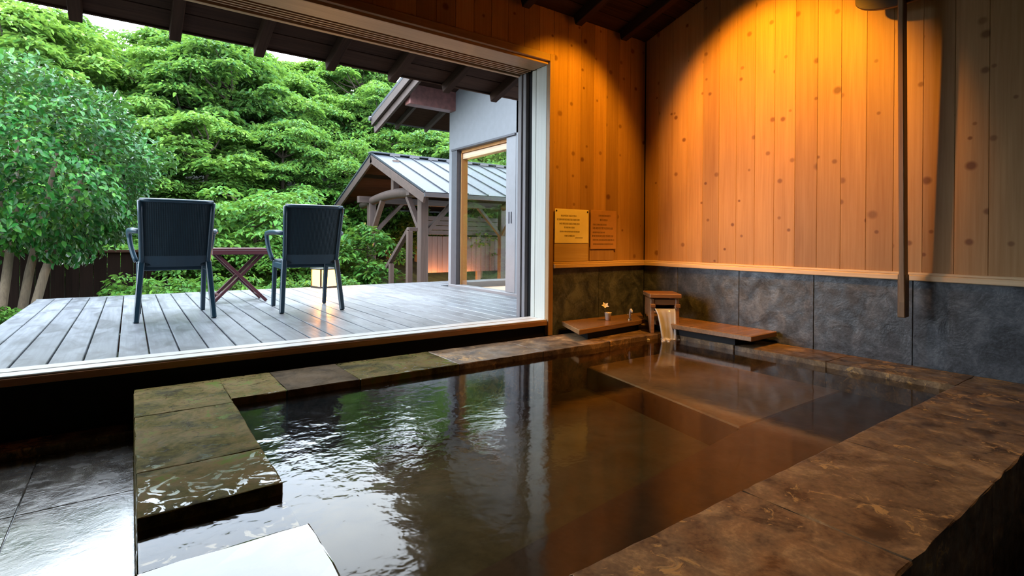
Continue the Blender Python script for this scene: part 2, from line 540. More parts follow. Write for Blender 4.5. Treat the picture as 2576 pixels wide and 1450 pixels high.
M['boardwood'] = wood('notice_backing_wood', (0.60, 0.42, 0.20), (0.46, 0.30, 0.13), 0, 0.5, False, 0.1)
M['ceramic'] = plain('pale_ceramic', (0.62, 0.55, 0.45), 0.3)
M['petal'] = plain('white_petals', (0.80, 0.75, 0.66), 0.6)
M['stem'] = plain('dark_green_stem', (0.03, 0.05, 0.015), 0.6)
M['brass'] = plain('dull_brass', (0.45, 0.36, 0.22), 0.35, 0.7)
M['bark'] = wood('tan_bark', (0.17, 0.13, 0.085), (0.085, 0.062, 0.042), 2, 0.9, False, 0.3)
M['darkbark'] = wood('dark_bark', (0.075, 0.055, 0.040), (0.035, 0.026, 0.020), 2, 0.9, False, 0.3)
M['soil'] = stone('leafy_ground', [(0.012, 0.016, 0.007), (0.03, 0.042, 0.014), (0.06, 0.085, 0.024)], 3.0, (0.8, 0.95), 0.5, 40)
M['leaf_camellia'] = leaf_mat('camellia_leaf', [(0.18, (0.005, 0.045, 0.010)), (0.5, (0.018, 0.125, 0.020)), (0.85, (0.11, 0.27, 0.025))], 0.75, 0.30, 0.22, 0.12)
M['leaf_tree'] = leaf_mat('tree_leaf', [(0.15, (0.022, 0.085, 0.022)), (0.5, (0.078, 0.195, 0.034)), (0.85, (0.19, 0.32, 0.050))], 0.22, 0.5, 0.42, 0.35)
M['leaf_shrub'] = leaf_mat('shrub_leaf', [(0.15, (0.018, 0.075, 0.014)), (0.5, (0.050, 0.165, 0.025)), (0.85, (0.11, 0.24, 0.035))], 0.3, 0.45, 0.35, 0.3)



# ================================================================== SETTING: the bath room
WX, WY = 3.63, 3.05            # planes of the right wall and of the opening wall
SL = 0.30                      # pitch of the roof


def zc(y):                     # underside of the roof boards
    return 2.35 + SL * (WY - y)


wall_right = empty('wall_right', (WX, 0, 0), kind='structure')
MB().box(0.02, 0.16, -2.0, WY + 0.4, -0.5, 3.9).build('backing', M['black'], wall_right)
PW = 0.142


def plank_mesh(name, w, h, t, mat, ch=0.0022):
    # board with chamfered long edges, seen face -y; origin at the middle of its foot
    p = [(-w / 2, t), (w / 2, t), (w / 2, ch), (w / 2 - ch, 0), (-w / 2 + ch, 0), (-w / 2, ch)]
    return MB().prism(p, 0, h).mesh(name, mat)


pm = plank_mesh('plank', PW - 0.0005, 3.0, 0.016, M['panel'])
y = WY - 0.075
while y > -1.95:
    obj('plank', pm, wall_right, (0, y, 0.445), (0, 0, R(90) * -1), (1, 1, 1))
    y -= PW
# stone below the timber, one slab per joint
ys = [WY, 2.70, 2.164, 1.64, 1.10, 0.55, 0.0, -0.6, -1.2, -2.0]
for i in range(len(ys) - 1):
    MB().box(0.0, 0.03, ys[i + 1] + 0.0015, ys[i] - 0.0015, -0.45, 0.405).build('slab', M['slate'], wall_right, 0.002)
tr = MB().box(-0.028, 0.018, -2.0, WY, 0.405, 0.437).build('trim_1', M['trimwood'], None, 0.004)
tr.location = (WX, 0, 0)
tag(tr, kind='structure')
tr = MB().box(-0.016, 0.0, -2.0, WY, 0.437, 0.452).build('trim_2', M['trimwood'], None, 0.003)
tr.location = (WX, 0, 0)
tag(tr, kind='structure')

wall_back = empty('wall_back', (0, WY, 0), kind='structure')   # the wall with the wide opening
JX = 2.54                      # right jamb of the opening
OX = -1.75                     # left jamb, outside the picture
HZ = 1.94                      # underside of the header
MB().box(JX + 0.07, WX + 0.16, 0.02, 0.42, -0.5, 3.0).box(OX - 1.0, OX - 0.05, 0.02, 0.42, -0.5, 3.0) \
    .box(OX - 0.05, JX + 0.07, 0.02, 0.25, HZ + 0.06, 3.0).build('backing', M['black'], wall_back)
pm2 = plank_mesh('plank', PW - 0.0005, 2.1, 0.016, M['panel'])
x = JX + 0.045 + PW / 2
while x - PW / 2 < WX:
    w = min(PW, 2 * (WX - x) + PW) if x + PW / 2 > WX else PW
    obj('plank', pm2, wall_back, (min(x, WX - PW / 2), 0.0 if x + PW / 2 < WX else 0.003, 0.445))
    x += PW
pm3 = plank_mesh('plank', PW - 0.0005, 1.0, 0.016, M['panel'])
x = JX + 0.045 - PW / 2
while x > OX - 0.1:
    obj('plank', pm3, wall_back, (x, 0, HZ + 0.075))
    x -= PW
for a, b in ((JX + 0.045, 3.08), (3.08, WX)):
    MB().box(a + 0.0015, b - 0.0015, 0.0, 0.03, -0.45, 0.405).build('slab', M['slate'], wall_back, 0.002)
tr = MB().box(JX + 0.045, WX - 0.028, -0.028, 0.018, 0.405, 0.437).build('trim_3', M['trimwood_x'], None, 0.004)
tr.location = (0, WY, 0); tag(tr, kind='structure')
tr = MB().box(JX + 0.045, WX - 0.016, -0.016, 0.0, 0.437, 0.452).build('trim_4', M['trimwood_x'], None, 0.003)
tr.location = (0, WY, 0); tag(tr, kind='structure')

# the opening: casing, header with its grooves, jamb, sill
door = empty('door_1', (0, WY, 0), kind='structure')
MB().box(JX, JX + 0.045, -0.012, 0.03, -0.10, HZ + 0.075).build('casing', M['casing'], door, 0.003)
MB().box(OX, JX, -0.012, 0.03, HZ + 0.02, HZ + 0.075).build('casing', M['header'], door, 0.003)
MB().box(OX, JX, 0.012, 0.20, HZ, HZ + 0.03).build('header_board', M['header'], door, 0.002)
MB().box(OX, JX, 0.20, 0.36, HZ + 0.03, HZ + 0.06).build('track_bed', M['track'], door)
for k in range(4):
    MB().box(OX, JX, 0.222 + k * 0.034, 0.236 + k * 0.034, HZ, HZ + 0.03).build('track_rib', M['header'], door, 0.001)
MB().box(OX, JX, 0.352, 0.385, HZ - 0.012, HZ + 0.05).build('outer_lip', M['header'], door, 0.002)
MB().box(OX, JX, 0.25, 0.40, HZ + 0.06, 2.30).build('outer_fascia', M['track'], door)
MB().box(JX, JX + 0.07, 0.03, 0.155, 0.0, HZ).build('jamb', M['white_jamb'], door, 0.003)
MB().box(JX + 0.006, JX + 0.07, 0.165, 0.215, 0.0, HZ).build('jamb', M['white_jamb'], door, 0.003)
MB().box(JX + 0.03, JX + 0.07, 0.15, 0.30, 0.0, HZ).build('jamb_groove', M['black'], door)
MB().box(JX + 0.0, JX + 0.07, 0.285, 0.325, -0.05, HZ).build('outer_post', M['grey_post'], door, 0.003)
MB().box(JX - 0.012, JX + 0.07, 0.328, 0.375, -0.05, HZ).build('outer_post', M['grey_post'], door, 0.003)
MB().box(OX, JX + 0.03, 0.0, 0.21, -0.022, 0.012).build('sill', M['sillwood'], door, 0.002)
for a, b in ((0.008, 0.095), (0.108, 0.20)):
    MB().box(OX, JX, a, b, 0.012, 0.022).build('sill_cap', M['sill_top'], door, 0.003)
MB().box(OX, JX + 0.1, 0.03, 0.06, -0.55, -0.022).build('under_panel', M['black'], door)
MB().box(OX - 0.07, OX, 0.0, 0.38, -0.1, HZ).build('jamb', M['casing'], door)

# room shell out of the picture, so that the room is as dark as it is
wl_ = MB().box(-2.85, -2.75, -2.1, WY + 0.4, -0.6, 4.2).build('wall_left', M['dark_wood']); tag(wl_, kind='structure')
wf_ = MB().box(-2.85, WX + 0.16, -2.1, -2.0, -0.6, 4.2).build('wall_front', M['dark_wood']); tag(wf_, kind='structure')

# ceiling and eave: one pitched plane of boards on rafters, running out over the deck
ceiling = empty('ceiling', (0, 0, 0), kind='structure')
ang = math.atan(SL)
EAVE = 4.19
bw = 0.19
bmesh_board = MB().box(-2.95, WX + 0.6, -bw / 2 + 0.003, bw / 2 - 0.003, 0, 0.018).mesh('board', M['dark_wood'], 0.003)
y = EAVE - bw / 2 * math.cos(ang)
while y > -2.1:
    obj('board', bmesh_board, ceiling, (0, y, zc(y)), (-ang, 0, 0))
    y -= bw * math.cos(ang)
MB().add([(-2.95, -2.2, zc(-2.2) + .03), (WX + .6, -2.2, zc(-2.2) + .03), (WX + .6, EAVE, zc(EAVE) + .03), (-2.95, EAVE, zc(EAVE) + .03),
          (-2.95, -2.2, zc(-2.2) + .10), (WX + .6, -2.2, zc(-2.2) + .10), (WX + .6, EAVE + .02, zc(EAVE) + .08), (-2.95, EAVE + .02, zc(EAVE) + .08)],
         [(3, 2, 1, 0), (4, 5, 6, 7), (0, 1, 5, 4), (1, 2, 6, 5), (2, 3, 7, 6), (3, 0, 4, 7)]).build('roof_deck', M['black'], ceiling)
raf = MB()
L_ = (EAVE + 0.01 - WY - 0.25) / math.cos(ang)
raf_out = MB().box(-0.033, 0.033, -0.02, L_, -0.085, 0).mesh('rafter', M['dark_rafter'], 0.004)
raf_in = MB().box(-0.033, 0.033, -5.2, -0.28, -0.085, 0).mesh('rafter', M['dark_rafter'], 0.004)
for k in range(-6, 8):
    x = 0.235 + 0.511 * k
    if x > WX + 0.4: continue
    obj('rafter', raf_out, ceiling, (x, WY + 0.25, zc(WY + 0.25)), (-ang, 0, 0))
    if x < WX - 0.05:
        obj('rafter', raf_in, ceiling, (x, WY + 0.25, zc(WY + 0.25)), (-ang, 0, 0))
MB().box(-2.95, WX + 0.6, EAVE - 0.005, EAVE + 0.02, zc(EAVE) - 0.012, zc(EAVE) + 0.09).build('fascia', M['dark_wood'], ceiling)

# floor of the washing place, left of the bath, and behind it
floor = empty('floor', (0, 0, 0), kind='structure')
fx = [-2.75, -2.1, -1.5, -0.9, -0.3, 0.02]
fy = [-2.0, -1.1, -0.2, 0.55, 1.15, 1.75, 2.35, 2.94]
for i in range(len(fx) - 1):
    for j in range(len(fy) - 1):
        MB().box(fx[i] + 0.001, fx[i + 1] - 0.001, fy[j] + 0.001, fy[j + 1] - 0.001, -0.40, -0.30).build('slab', M['wet_floor'], floor, 0.002)
MB().box(-2.75, 0.02, 2.94, WY + 0.03, -0.45, -0.262).build('curb', M['rim'], floor, 0.006)
MB().box(0.02, WX, -2.0, 0.44, -0.55, -0.45).build('slab', M['slate'], floor)
MB().box(0.0, WX, 2.95, WY + 0.03, -0.45, -0.25).build('gutter', M['black'], floor)

# ================================================================== the stone bath
RT, RB = -0.08, -0.46
bath = empty('stone_bath', (1.8, 1.7, RB), 0, 'sunken stone bath with a wide brown rim, filled to the brim', 'bath')


def stone_part(name, x0, x1, y0, y1, z0=RB, z1=RT, mat='rim', seed=0, label=None, amp=0.0026):
    o = rough_box(name, x0 - 1.8, x1 - 1.8, y0 - 1.7, y1 - 1.7, z0 - RB, z1 - RB, M[mat], seed=seed, amp=amp)
    link(o, bath)
    if label: o['label'] = label
    return o


G = 0.0015
s = 1
for y0, y1 in ((1.60, 1.905), (1.905, 2.50), (2.50, 2.955)):
    stone_part('rim_stone', 0.02, 0.36, y0 + G, y1 - G, mat='rim_moss', seed=s, label='mossy rim stone'); s += 1
stone_part('rim_stone', 0.02, 0.36, 0.83, 1.34, mat='rim_wet', seed=s, amp=0.004, label='rim stone under a film of water'); s += 1
fxs = [0.36, 0.59, 0.93, 1.5, 2.1, 2.7, 3.30]
for i in range(6):
    stone_part('rim_stone', fxs[i] + G, fxs[i + 1] - G, 2.56, 2.955, mat='rim_moss' if i in (0, 2) else 'rim_dull' if i == 1 else 'rim', seed=s, label='mossy rim stone' if i in (0, 2) else None); s += 1
stone_part('rim_stone', 3.30 + G, WX - 0.007, 2.56, 3.04, seed=s); s += 1
bys = [0.82, 1.42, 2.0, 2.56]
for i in range(3):
    stone_part('rim_stone', 3.30, WX - 0.007, bys[i] + G, bys[i + 1] - G, seed=s); s += 1
nxs = [0.02, 0.75, 1.40, 2.05, 2.70, 3.624]
for i in range(5):
    stone_part('rim_stone', nxs[i] + G, nxs[i + 1] - G, 0.42, 0.82, seed=s, amp=0.0035); s += 1
stone_part('overflow_sill', 0.022, 0.37, 1.34, 1.60, RB, -0.135, 'rim_moss', s); s += 1
o = MB().box(0.3 - 1.8, 3.4 - 1.8, 0.7 - 1.7, 2.6 - 1.7, 0, 0.09).build('tub_floor', M['tub_floor'], bath)
# the seats under water
bt = -0.23
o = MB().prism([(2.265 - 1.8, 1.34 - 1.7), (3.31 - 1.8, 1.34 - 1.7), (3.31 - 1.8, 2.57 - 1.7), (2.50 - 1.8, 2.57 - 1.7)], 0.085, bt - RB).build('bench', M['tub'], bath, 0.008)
o = MB().prism([(0.35 - 1.8, 0.81 - 1.7), (3.31 - 1.8, 0.81 - 1.7), (3.31 - 1.8, 1.34 - 1.7), (2.265 - 1.8, 1.34 - 1.7), (0.35 - 1.8, 1.10 - 1.7)], 0.085, bt - RB - 0.002).build('bench', M['tub_shaded'], bath, 0.008)
o = MB().prism([(2.249 - 1.8, 1.345 - 1.7), (2.264 - 1.8, 1.345 - 1.7), (2.498 - 1.8, 2.565 - 1.7), (2.483 - 1.8, 2.565 - 1.7)], 0.09, bt - RB - 0.006).build('bench_shade_slab', M['face'], bath)  # added thin slab, makes the riser look shaded
o['label'] = 'added dark slab that paints shade on the face of the underwater bench'
WZ = -0.113
wv, wf = [], []
water = MB().add([(0.02, 1.34, WZ), (0.36, 1.34, WZ), (0.36, 0.82, WZ), (3.30, 0.82, WZ), (3.30, 2.56, WZ), (0.36, 2.56, WZ), (0.36, 1.60, WZ), (0.02, 1.60, WZ)],
                 [tuple(range(8))]).build('bath_water', M['water'])
tag(water, 'clear amber bath water mirroring trees and sky in the stone bath', 'water', kind='structure')

# ------------------------------------------------------------------ corner shelf and spout
def board_thing(name, poly, label, cat='shelf board', group=None):
    c = (sum(p[0] for p in poly) / len(poly), sum(p[1] for p in poly) / len(poly))
    r_ = empty(name, (c[0], c[1], RT), 0, label, cat, group)
    pl = [(a - c[0], b - c[1]) for a, b in poly]
    MB().prism(pl, 0.048, 0.083).build('top', M['shelfwood'], r_, 0.004)
    MB().prism([(a * .78, b * .78) for a, b in pl], 0.0, 0.048).build('bearer', M['black'], r_)
    return r_


board_thing('corner_board', [(2.50, 2.66), (3.20, 2.73), (3.30, 2.76), (3.56, 3.02), (2.66, 3.02)], 'wet brown corner board under the notices, left of the spout')
board_thing('corner_board', [(3.27, 1.86), (3.61, 1.87), (3.61, 3.0), (3.59, 3.0), (3.32, 2.74), (3.26, 2.45)], 'wet brown corner board along the knotty wall, right of the spout')

sp = empty('water_spout', (3.285, 2.56, RT), R(-38.5), 'small reddish wooden box spout pouring hot water in the corner of the bath', 'spout')
# local: front is -y, width along x
for sx in (-1, 1):
    x0 = sx * 0.093
    pr = [(-0.02, 0.0), (0.03, 0.0), (0.085, 0.12), (0.20, 0.12), (0.20, 0.26), (-0.015, 0.26)]
    b_ = MB().prism(pr, x0 - 0.013, x0 + 0.013)
    b_.v = [(v[2], v[0], v[1]) for v in b_.v]
    b_.build('side_board', M['spoutwood'], sp, 0.003)
MB().box(-0.080, 0.080, -0.012, 0.012, 0.215, 0.255).build('lintel', M['spoutwood'], sp, 0.003)
MB().box(-0.080, 0.080, -0.02, 0.20, 0.155, 0.170).build('chute', M['spoutwood'], sp, 0.002)
MB().box(-0.080, 0.080, 0.185, 0.20, 0.17, 0.26).build('back_board', M['spoutwood'], sp, 0.002)
MB().box(-0.118, 0.118, -0.035, 0.22, 0.268, 0.300).build('lid', M['spoutwood'], sp, 0.004)
for sx in (-1, 1):
    MB().box(sx * 0.093 - 0.020, sx * 0.093 + 0.020, -0.028, 0.004, 0.195, 0.222).build('peg', M['spoutwood'], sp, 0.003)
# falling water: a sheet that draws together
m, n, l, b = base_mat('falling_water')
b.inputs['Base Color'].default_value = (0.85, 0.80, 0.72, 1)
b.inputs['Roughness'].default_value = 0.12
b.inputs['Alpha'].default_value = 0.55
M['fall'] = m
st = MB()
rows, cols = 12, 10
vs = []
for i in range(rows + 1):
    t = i / rows
    w = 0.074 * (1 - t) + 0.046 * t
    z = 0.186 - 0.222 * t * t - 0.0 * t
    yy = -0.005 - 0.085 * t
    for j in range(cols + 1):
        u = j / cols * 2 - 1
        vs.append((u * w + 0.012 * t, yy - 0.012 * (u * u) * t + 0.006 * math.sin(u * 9) * t, z))
fs = [(i * (cols + 1) + j, i * (cols + 1) + j + 1, (i + 1) * (cols + 1) + j + 1, (i + 1) * (cols + 1) + j) for i in range(rows) for j in range(cols)]
st.add(vs, fs)
for sx in (-1, 1):
    st.tube([(vs[i * (cols + 1) + (0 if sx < 0 else cols)]) for i in range(rows + 1)], [0.005 + 0.004 * i / rows for i in range(rows + 1)], 6)
strm = st.build('water_stream', M['fall'], None, smooth=True)
strm.matrix_world = sp.matrix_basis.copy()
strm.location = sp.location; strm.rotation_euler = sp.rotation_euler
tag(strm, 'thin sheet of hot water falling from the wooden spout', 'water stream')
fo = MB()
for k in range(26):
    a, rr = random.uniform(0, 6.28), abs(random.gauss(0, 0.045))
    q = random.uniform(0.008, 0.017)
    cx, cy = rr * math.cos(a) * 1.3, rr * math.sin(a)
    fo.lathe([(0.001, q * .7), (q * .7, q * .5), (q, 0.0), (q * .8, -0.004)], 8, (cx, cy, 0))
foam = fo.build('foam', M['fall'], None, smooth=True)
foam.location = (3.285 - 0.622 * 0.085, 2.56 - 0.783 * 0.085, WZ + 0.002)
tag(foam, 'patch of foam where the spout water strikes the bath', 'foam', kind='stuff')

# tap beside the spout
tap = empty('small_tap', (3.15, 2.78, 0.003), R(-30), 'small bent pale tap standing on the corner board beside the spout', 'tap')
MB().tube([(0, 0, 0), (0, 0, 0.05), (0, -0.005, 0.072), (0, -0.022, 0.083), (0, -0.040, 0.078), (0, -0.046, 0.062)], 0.0085, 10).build('pipe', M['ceramic'], tap, smooth=True)
MB().lathe([(0.018, 0), (0.018, 0.01), (0.010, 0.014)], 14).build('base', M['brass'], tap)
MB().tube([(-0.02, 0.012, 0.04), (0.02, 0.012, 0.04)], 0.006, 8).build('handle', M['brass'], tap)

# cup with a flower
cup = empty('flower_cup', (2.99, 2.86, 0.003), 0, 'small pale cup holding one white flower on the corner board', 'cup')
MB().lathe([(0.014, 0), (0.020, 0.004), (0.026, 0.055), (0.029, 0.062), (0.025, 0.060), (0.018, 0.02)], 18).build('cup_body', M['ceramic'], cup, smooth=True)
MB().tube([(0, 0, 0.03), (-0.015, 0, 0.085), (-0.032, 0, 0.112)], 0.0025, 6).build('stem', M['stem'], cup)
MB().tube([(0, 0, 0.03), (-0.04, 0.01, 0.085), (-0.085, 0.01, 0.10)], 0.002, 6).build('stem', M['stem'], cup)
for k in range(5):
    a = 2 * math.pi * k / 5
    pt = MB()
    ca, sa = math.cos(a), math.sin(a)
    pt.add([(0, 0, 0), (0.016 * ca - 0.010 * sa, 0.016 * sa + 0.010 * ca, 0.012), (0.032 * ca, 0.032 * sa, 0.016), (0.016 * ca + 0.010 * sa, 0.016 * sa - 0.010 * ca, 0.012)], [(0, 1, 2, 3)])
    p = pt.build('petal', M['petal'], cup)
    p.location = (-0.034, 0, 0.110); p.rotation_euler = (R(35), R(-25), 0)

# ------------------------------------------------------------------ notices on the wall
def notice(name, x0, x1, z0, z1, mat, rows, label, t0=0.0, rnd=3):
    r_ = empty(name, ((x0 + x1) / 2, WY - 0.012 - t0, z0), 0, label, 'notice')
    w, h = x1 - x0, z1 - z0
    rr = random.Random(rnd)
    if name == 'paper_notice':
        MB().box(-w / 2, w / 2, -0.004, 0, 0, h).build('sheet', M[mat], r_, 0.0015)
        for sx in (-1, 1):
            MB().lathe([(0.007, 0), (0.006, 0.004), (0.003, 0.006)], 10).xform(Matrix.Translation((sx * (w / 2 - 0.014), -0.004, h - 0.016)) @ Matrix.Rotation(R(90), 4, 'X')).build('pin', M['iron'], r_)
    else:
        MB().box(-w / 2, w / 2, -0.006, 0, 0, h).build('sheet', M[mat], r_, 0.002)
    yy = -0.0047 if name == 'paper_notice' else -0.0067
    for fz, fx0, fx1, th in rows:
        tx = MB()
        x = -w / 2 + fx0 * w
        end = -w / 2 + fx1 * w
        hh = th * h
        while x < end:
            cw = min(hh * rr.uniform(0.7, 1.0), end - x)
            zc_ = fz * h
            # brush-like strokes as small as the photograph shows them
            for q in range(3):
                zz = zc_ + (q - 1) * hh * 0.36 + rr.uniform(-.05, .05) * hh
                tx.box(x, x + cw * rr.uniform(.6, .95), yy, yy + 0.0006, zz - hh * 0.08, zz + hh * 0.08)
            xs = x + cw * rr.uniform(.2, .7)
            tx.box(xs, xs + hh * 0.14, yy, yy + 0.0006, zc_ - hh * .45, zc_ + hh * .45)
            x += cw * 1.15
        tx.build('printed_line', M['ink'], r_)
    return r_


nb = MB().box(2.594, 2.945, WY - 0.012, WY - 0.001, 0.455, 0.62).build('notice_backing', M['boardwood'], None, 0.002)
tag(nb, 'pale wooden board on the wall under the yellow notice', 'board')
nb = MB().box(2.965, 3.24, WY - 0.010, WY - 0.001, 0.455, 0.56).build('notice_backing', M['casing'], None, 0.002)
tag(nb, 'dark wooden board on the wall under the brown notice', 'board')
notice('paper_notice', 2.594, 2.945, 0.595, 0.858, 'paper',
       [(0.80, 0.17, 0.62, 0.05), (0.69, 0.06, 0.72, 0.055), (0.57, 0.13, 0.72, 0.055), (0.46, 0.27, 0.57, 0.05), (0.34, 0.14, 0.72, 0.045), (0.22, 0.28, 0.57, 0.055), (0.16, 0.60, 0.82, 0.028)],
       'yellowish paper notice with lines of writing pinned beside the white jamb', 0.0, 5)
notice('board_notice', 2.965, 3.26, 0.548, 0.862, 'brownpaper',
       [(0.86, 0.30, 0.75, 0.045), (0.75, 0.35, 0.65, 0.05), (0.63, 0.08, 0.6, 0.045), (0.54, 0.08, 0.86, 0.055), (0.43, 0.08, 0.55, 0.04), (0.34, 0.06, 0.86, 0.055), (0.24, 0.08, 0.90, 0.045), (0.13, 0.10, 0.88, 0.035)],
       'brown notice board with dark lines of writing, right of the yellow notice', 0.0, 9)

# ------------------------------------------------------------------ stirring paddle hung on the right wall
pad = empty('stirring_paddle', (3.49, 1.10, 0.21), 0, 'long wooden stirring pole with a half-moon blade hung on the knotty wall', 'paddle')
MB().beam((0.0, 0.0, 0.0), (-0.065, 0.0, 1.95), 0.028, 0.056, (1, 0, 0)).build('pole', M['pole'], pad, 0.004)
MB().beam((0.002, 0.002, -0.004), (0.0, 0.002, 0.235), 0.036, 0.064, (1, 0, 0)).build('grip', M['pole'], pad, 0.004)
hm = [(0.24 * math.cos(math.pi * (1 + k / 20)), 0.085 * math.sin(math.pi * (1 + k / 20))) for k in range(21)] + [(0.24, 0.075), (-0.24, 0.075)]
b_ = MB().prism(hm, -0.015, 0.015)
b_.v = [(v[2] - 0.028, v[0], v[1] + 1.815) for v in b_.v]
b_.build('blade', M['blade'], pad, 0.004)
pg = MB().tube([(3.645, 1.10, 2.115), (3.40, 1.10, 2.13)], 0.012, 10).build('wall_peg', M['pole'])
tag(pg, 'short wooden peg in the wall that the stirring pole hangs on', 'peg')

# ceiling fittings that hold the interior lights (above the picture)
def can_lamp(name, loc, target, label):
    r_ = empty(name, loc, 0, label, 'lamp')
    q = (Vector(target) - Vector(loc)).to_track_quat('-Z', 'Y').to_matrix().to_4x4()
    n_ = 18
    b_ = MB()
    b_.lathe([(0.028, 0.10), (0.050, 0.07), (0.052, -0.005), (0.049, -0.005), (0.046, 0.065)], n_).xform(q).build('lamp_shade', M['iron'], r_)
    top = q @ Vector((0, 0, 0.10))
    MB().tube([top, (top.x, top.y, zc(loc[1] + top.y) - loc[2] - 0.005)], 0.008, 8).build('stem', M['iron'], r_)
    return r_


can_lamp('ceiling_lamp', (2.47, 1.90, 2.31), (3.60, 1.90, 1.59), 'black ceiling lamp turned to the right wall')
can_lamp('ceiling_lamp', (2.66, 1.99, 2.39), (2.72, 3.02, 1.41), 'black ceiling lamp turned to the wall with notices')
can_lamp('ceiling_lamp', (1.95, 1.20, 2.73), (1.95, 1.10, 0), 'black ceiling lamp looking down on the bath')
can_lamp('ceiling_lamp', (2.83, 1.72, 2.43), (3.23, 2.45, -0.02), 'black ceiling lamp, added out of view to brighten the wooden spout')

# ================================================================== OUTSIDE: deck
deck = empty('wooden_deck', (0, 0, 0), kind='structure')
DB = 0.1365
dm = MB().box(-DB / 2 + 0.004, DB / 2 - 0.004, 3.27, 6.86, -0.032, 0.0).mesh('plank', M['deck'], 0.003)
k = 0
x = -0.73 + DB / 2
while x < 4.9:
    if x < 3.42:
        obj('plank', dm, deck, (x, 0, random.uniform(-0.0015, 0.0015)))
    elif x < 4.9:
        obj('plank', D.meshes.get('plank_far') or MB().box(-DB / 2 + 0.004, DB / 2 - 0.004, 6.27, 6.86, -0.032, 0.0).mesh('plank_far', M['deck'], 0.003), deck, (x, 0, 0))
    x += DB
for yy in (3.5, 4.3, 5.1, 5.9, 6.75):
    MB().box(-0.70, 3.42, yy - 0.04, yy + 0.04, -0.13, -0.033).build('joist', M['dark_wood'], deck)
for xx in (-0.66, 0.6, 1.9, 3.2):
    for yy in (3.5, 5.1, 6.75):
        MB().box(xx - 0.05, xx + 0.05, yy - 0.05, yy + 0.05, -0.62, -0.13).build('post', M['dark_wood'], deck)
MB().box(-0.735, 3.42, 6.862, 6.885, -0.15, -0.003).build('edge_board', M['deck'], deck, 0.002)

# ground: flat near the house, a wooded slope behind
def gz(x, y):
    t = max(0.0, y - 11.5)
    return -0.60 + 0.37 * t + 0.0 * x + (0.12 * math.sin(x * 0.9 + y * 0.7) * min(1.0, t / 3)) + 0.02 * max(0.0, -x) * min(1, t / 4)


gx = np.linspace(-16, 30, 60)
gy = np.linspace(3.4, 34, 50)
gm = MB()
gm.add([(a, b, gz(a, b)) for b in gy for a in gx],
       [(j * 60 + i, j * 60 + i + 1, (j + 1) * 60 + i + 1, (j + 1) * 60 + i) for j in range(49) for i in range(59)])
g_ = gm.build('ground', M['soil'], None, smooth=True)
tag(g_, kind='structure')

# ------------------------------------------------------------------ deck furniture
def arc(p0, p1, p2, n=6):
    p0, p1, p2 = Vector(p0), Vector(p1), Vector(p2)
    return [p0 * (1 - t) ** 2 + p1 * 2 * t * (1 - t) + p2 * t * t for t in [i / n for i in range(n + 1)]]


m, n, l, b = base_mat('woven_resin')
tc = n.new('ShaderNodeTexCoord')
wv1 = n.new('ShaderNodeTexWave'); wv1.wave_type = 'BANDS'; wv1.bands_direction = 'X'; wv1.inputs['Scale'].default_value = 30.0
wv2 = n.new('ShaderNodeTexWave'); wv2.wave_type = 'BANDS'; wv2.bands_direction = 'Z'; wv2.inputs['Scale'].default_value = 46.0
for w_ in (wv1, wv2): l.new(tc.outputs['Object'], w_.inputs['Vector'])
hh = math_node(n, l, 'ADD', wv1.outputs['Fac'], math_node(n, l, 'MULTIPLY', wv2.outputs['Fac'], 0.3))
l.new(ramp(n, l, hh, [(0.2, (0.002, 0.009, 0.015)), (1.0, (0.006, 0.024, 0.036))]), b.inputs['Base Color'])
b.inputs['Roughness'].default_value = 0.55
b.inputs['Specular IOR Level'].default_value = 0.25
bump(n, l, b, hh, 0.4, 0.003)
M['weave'] = m


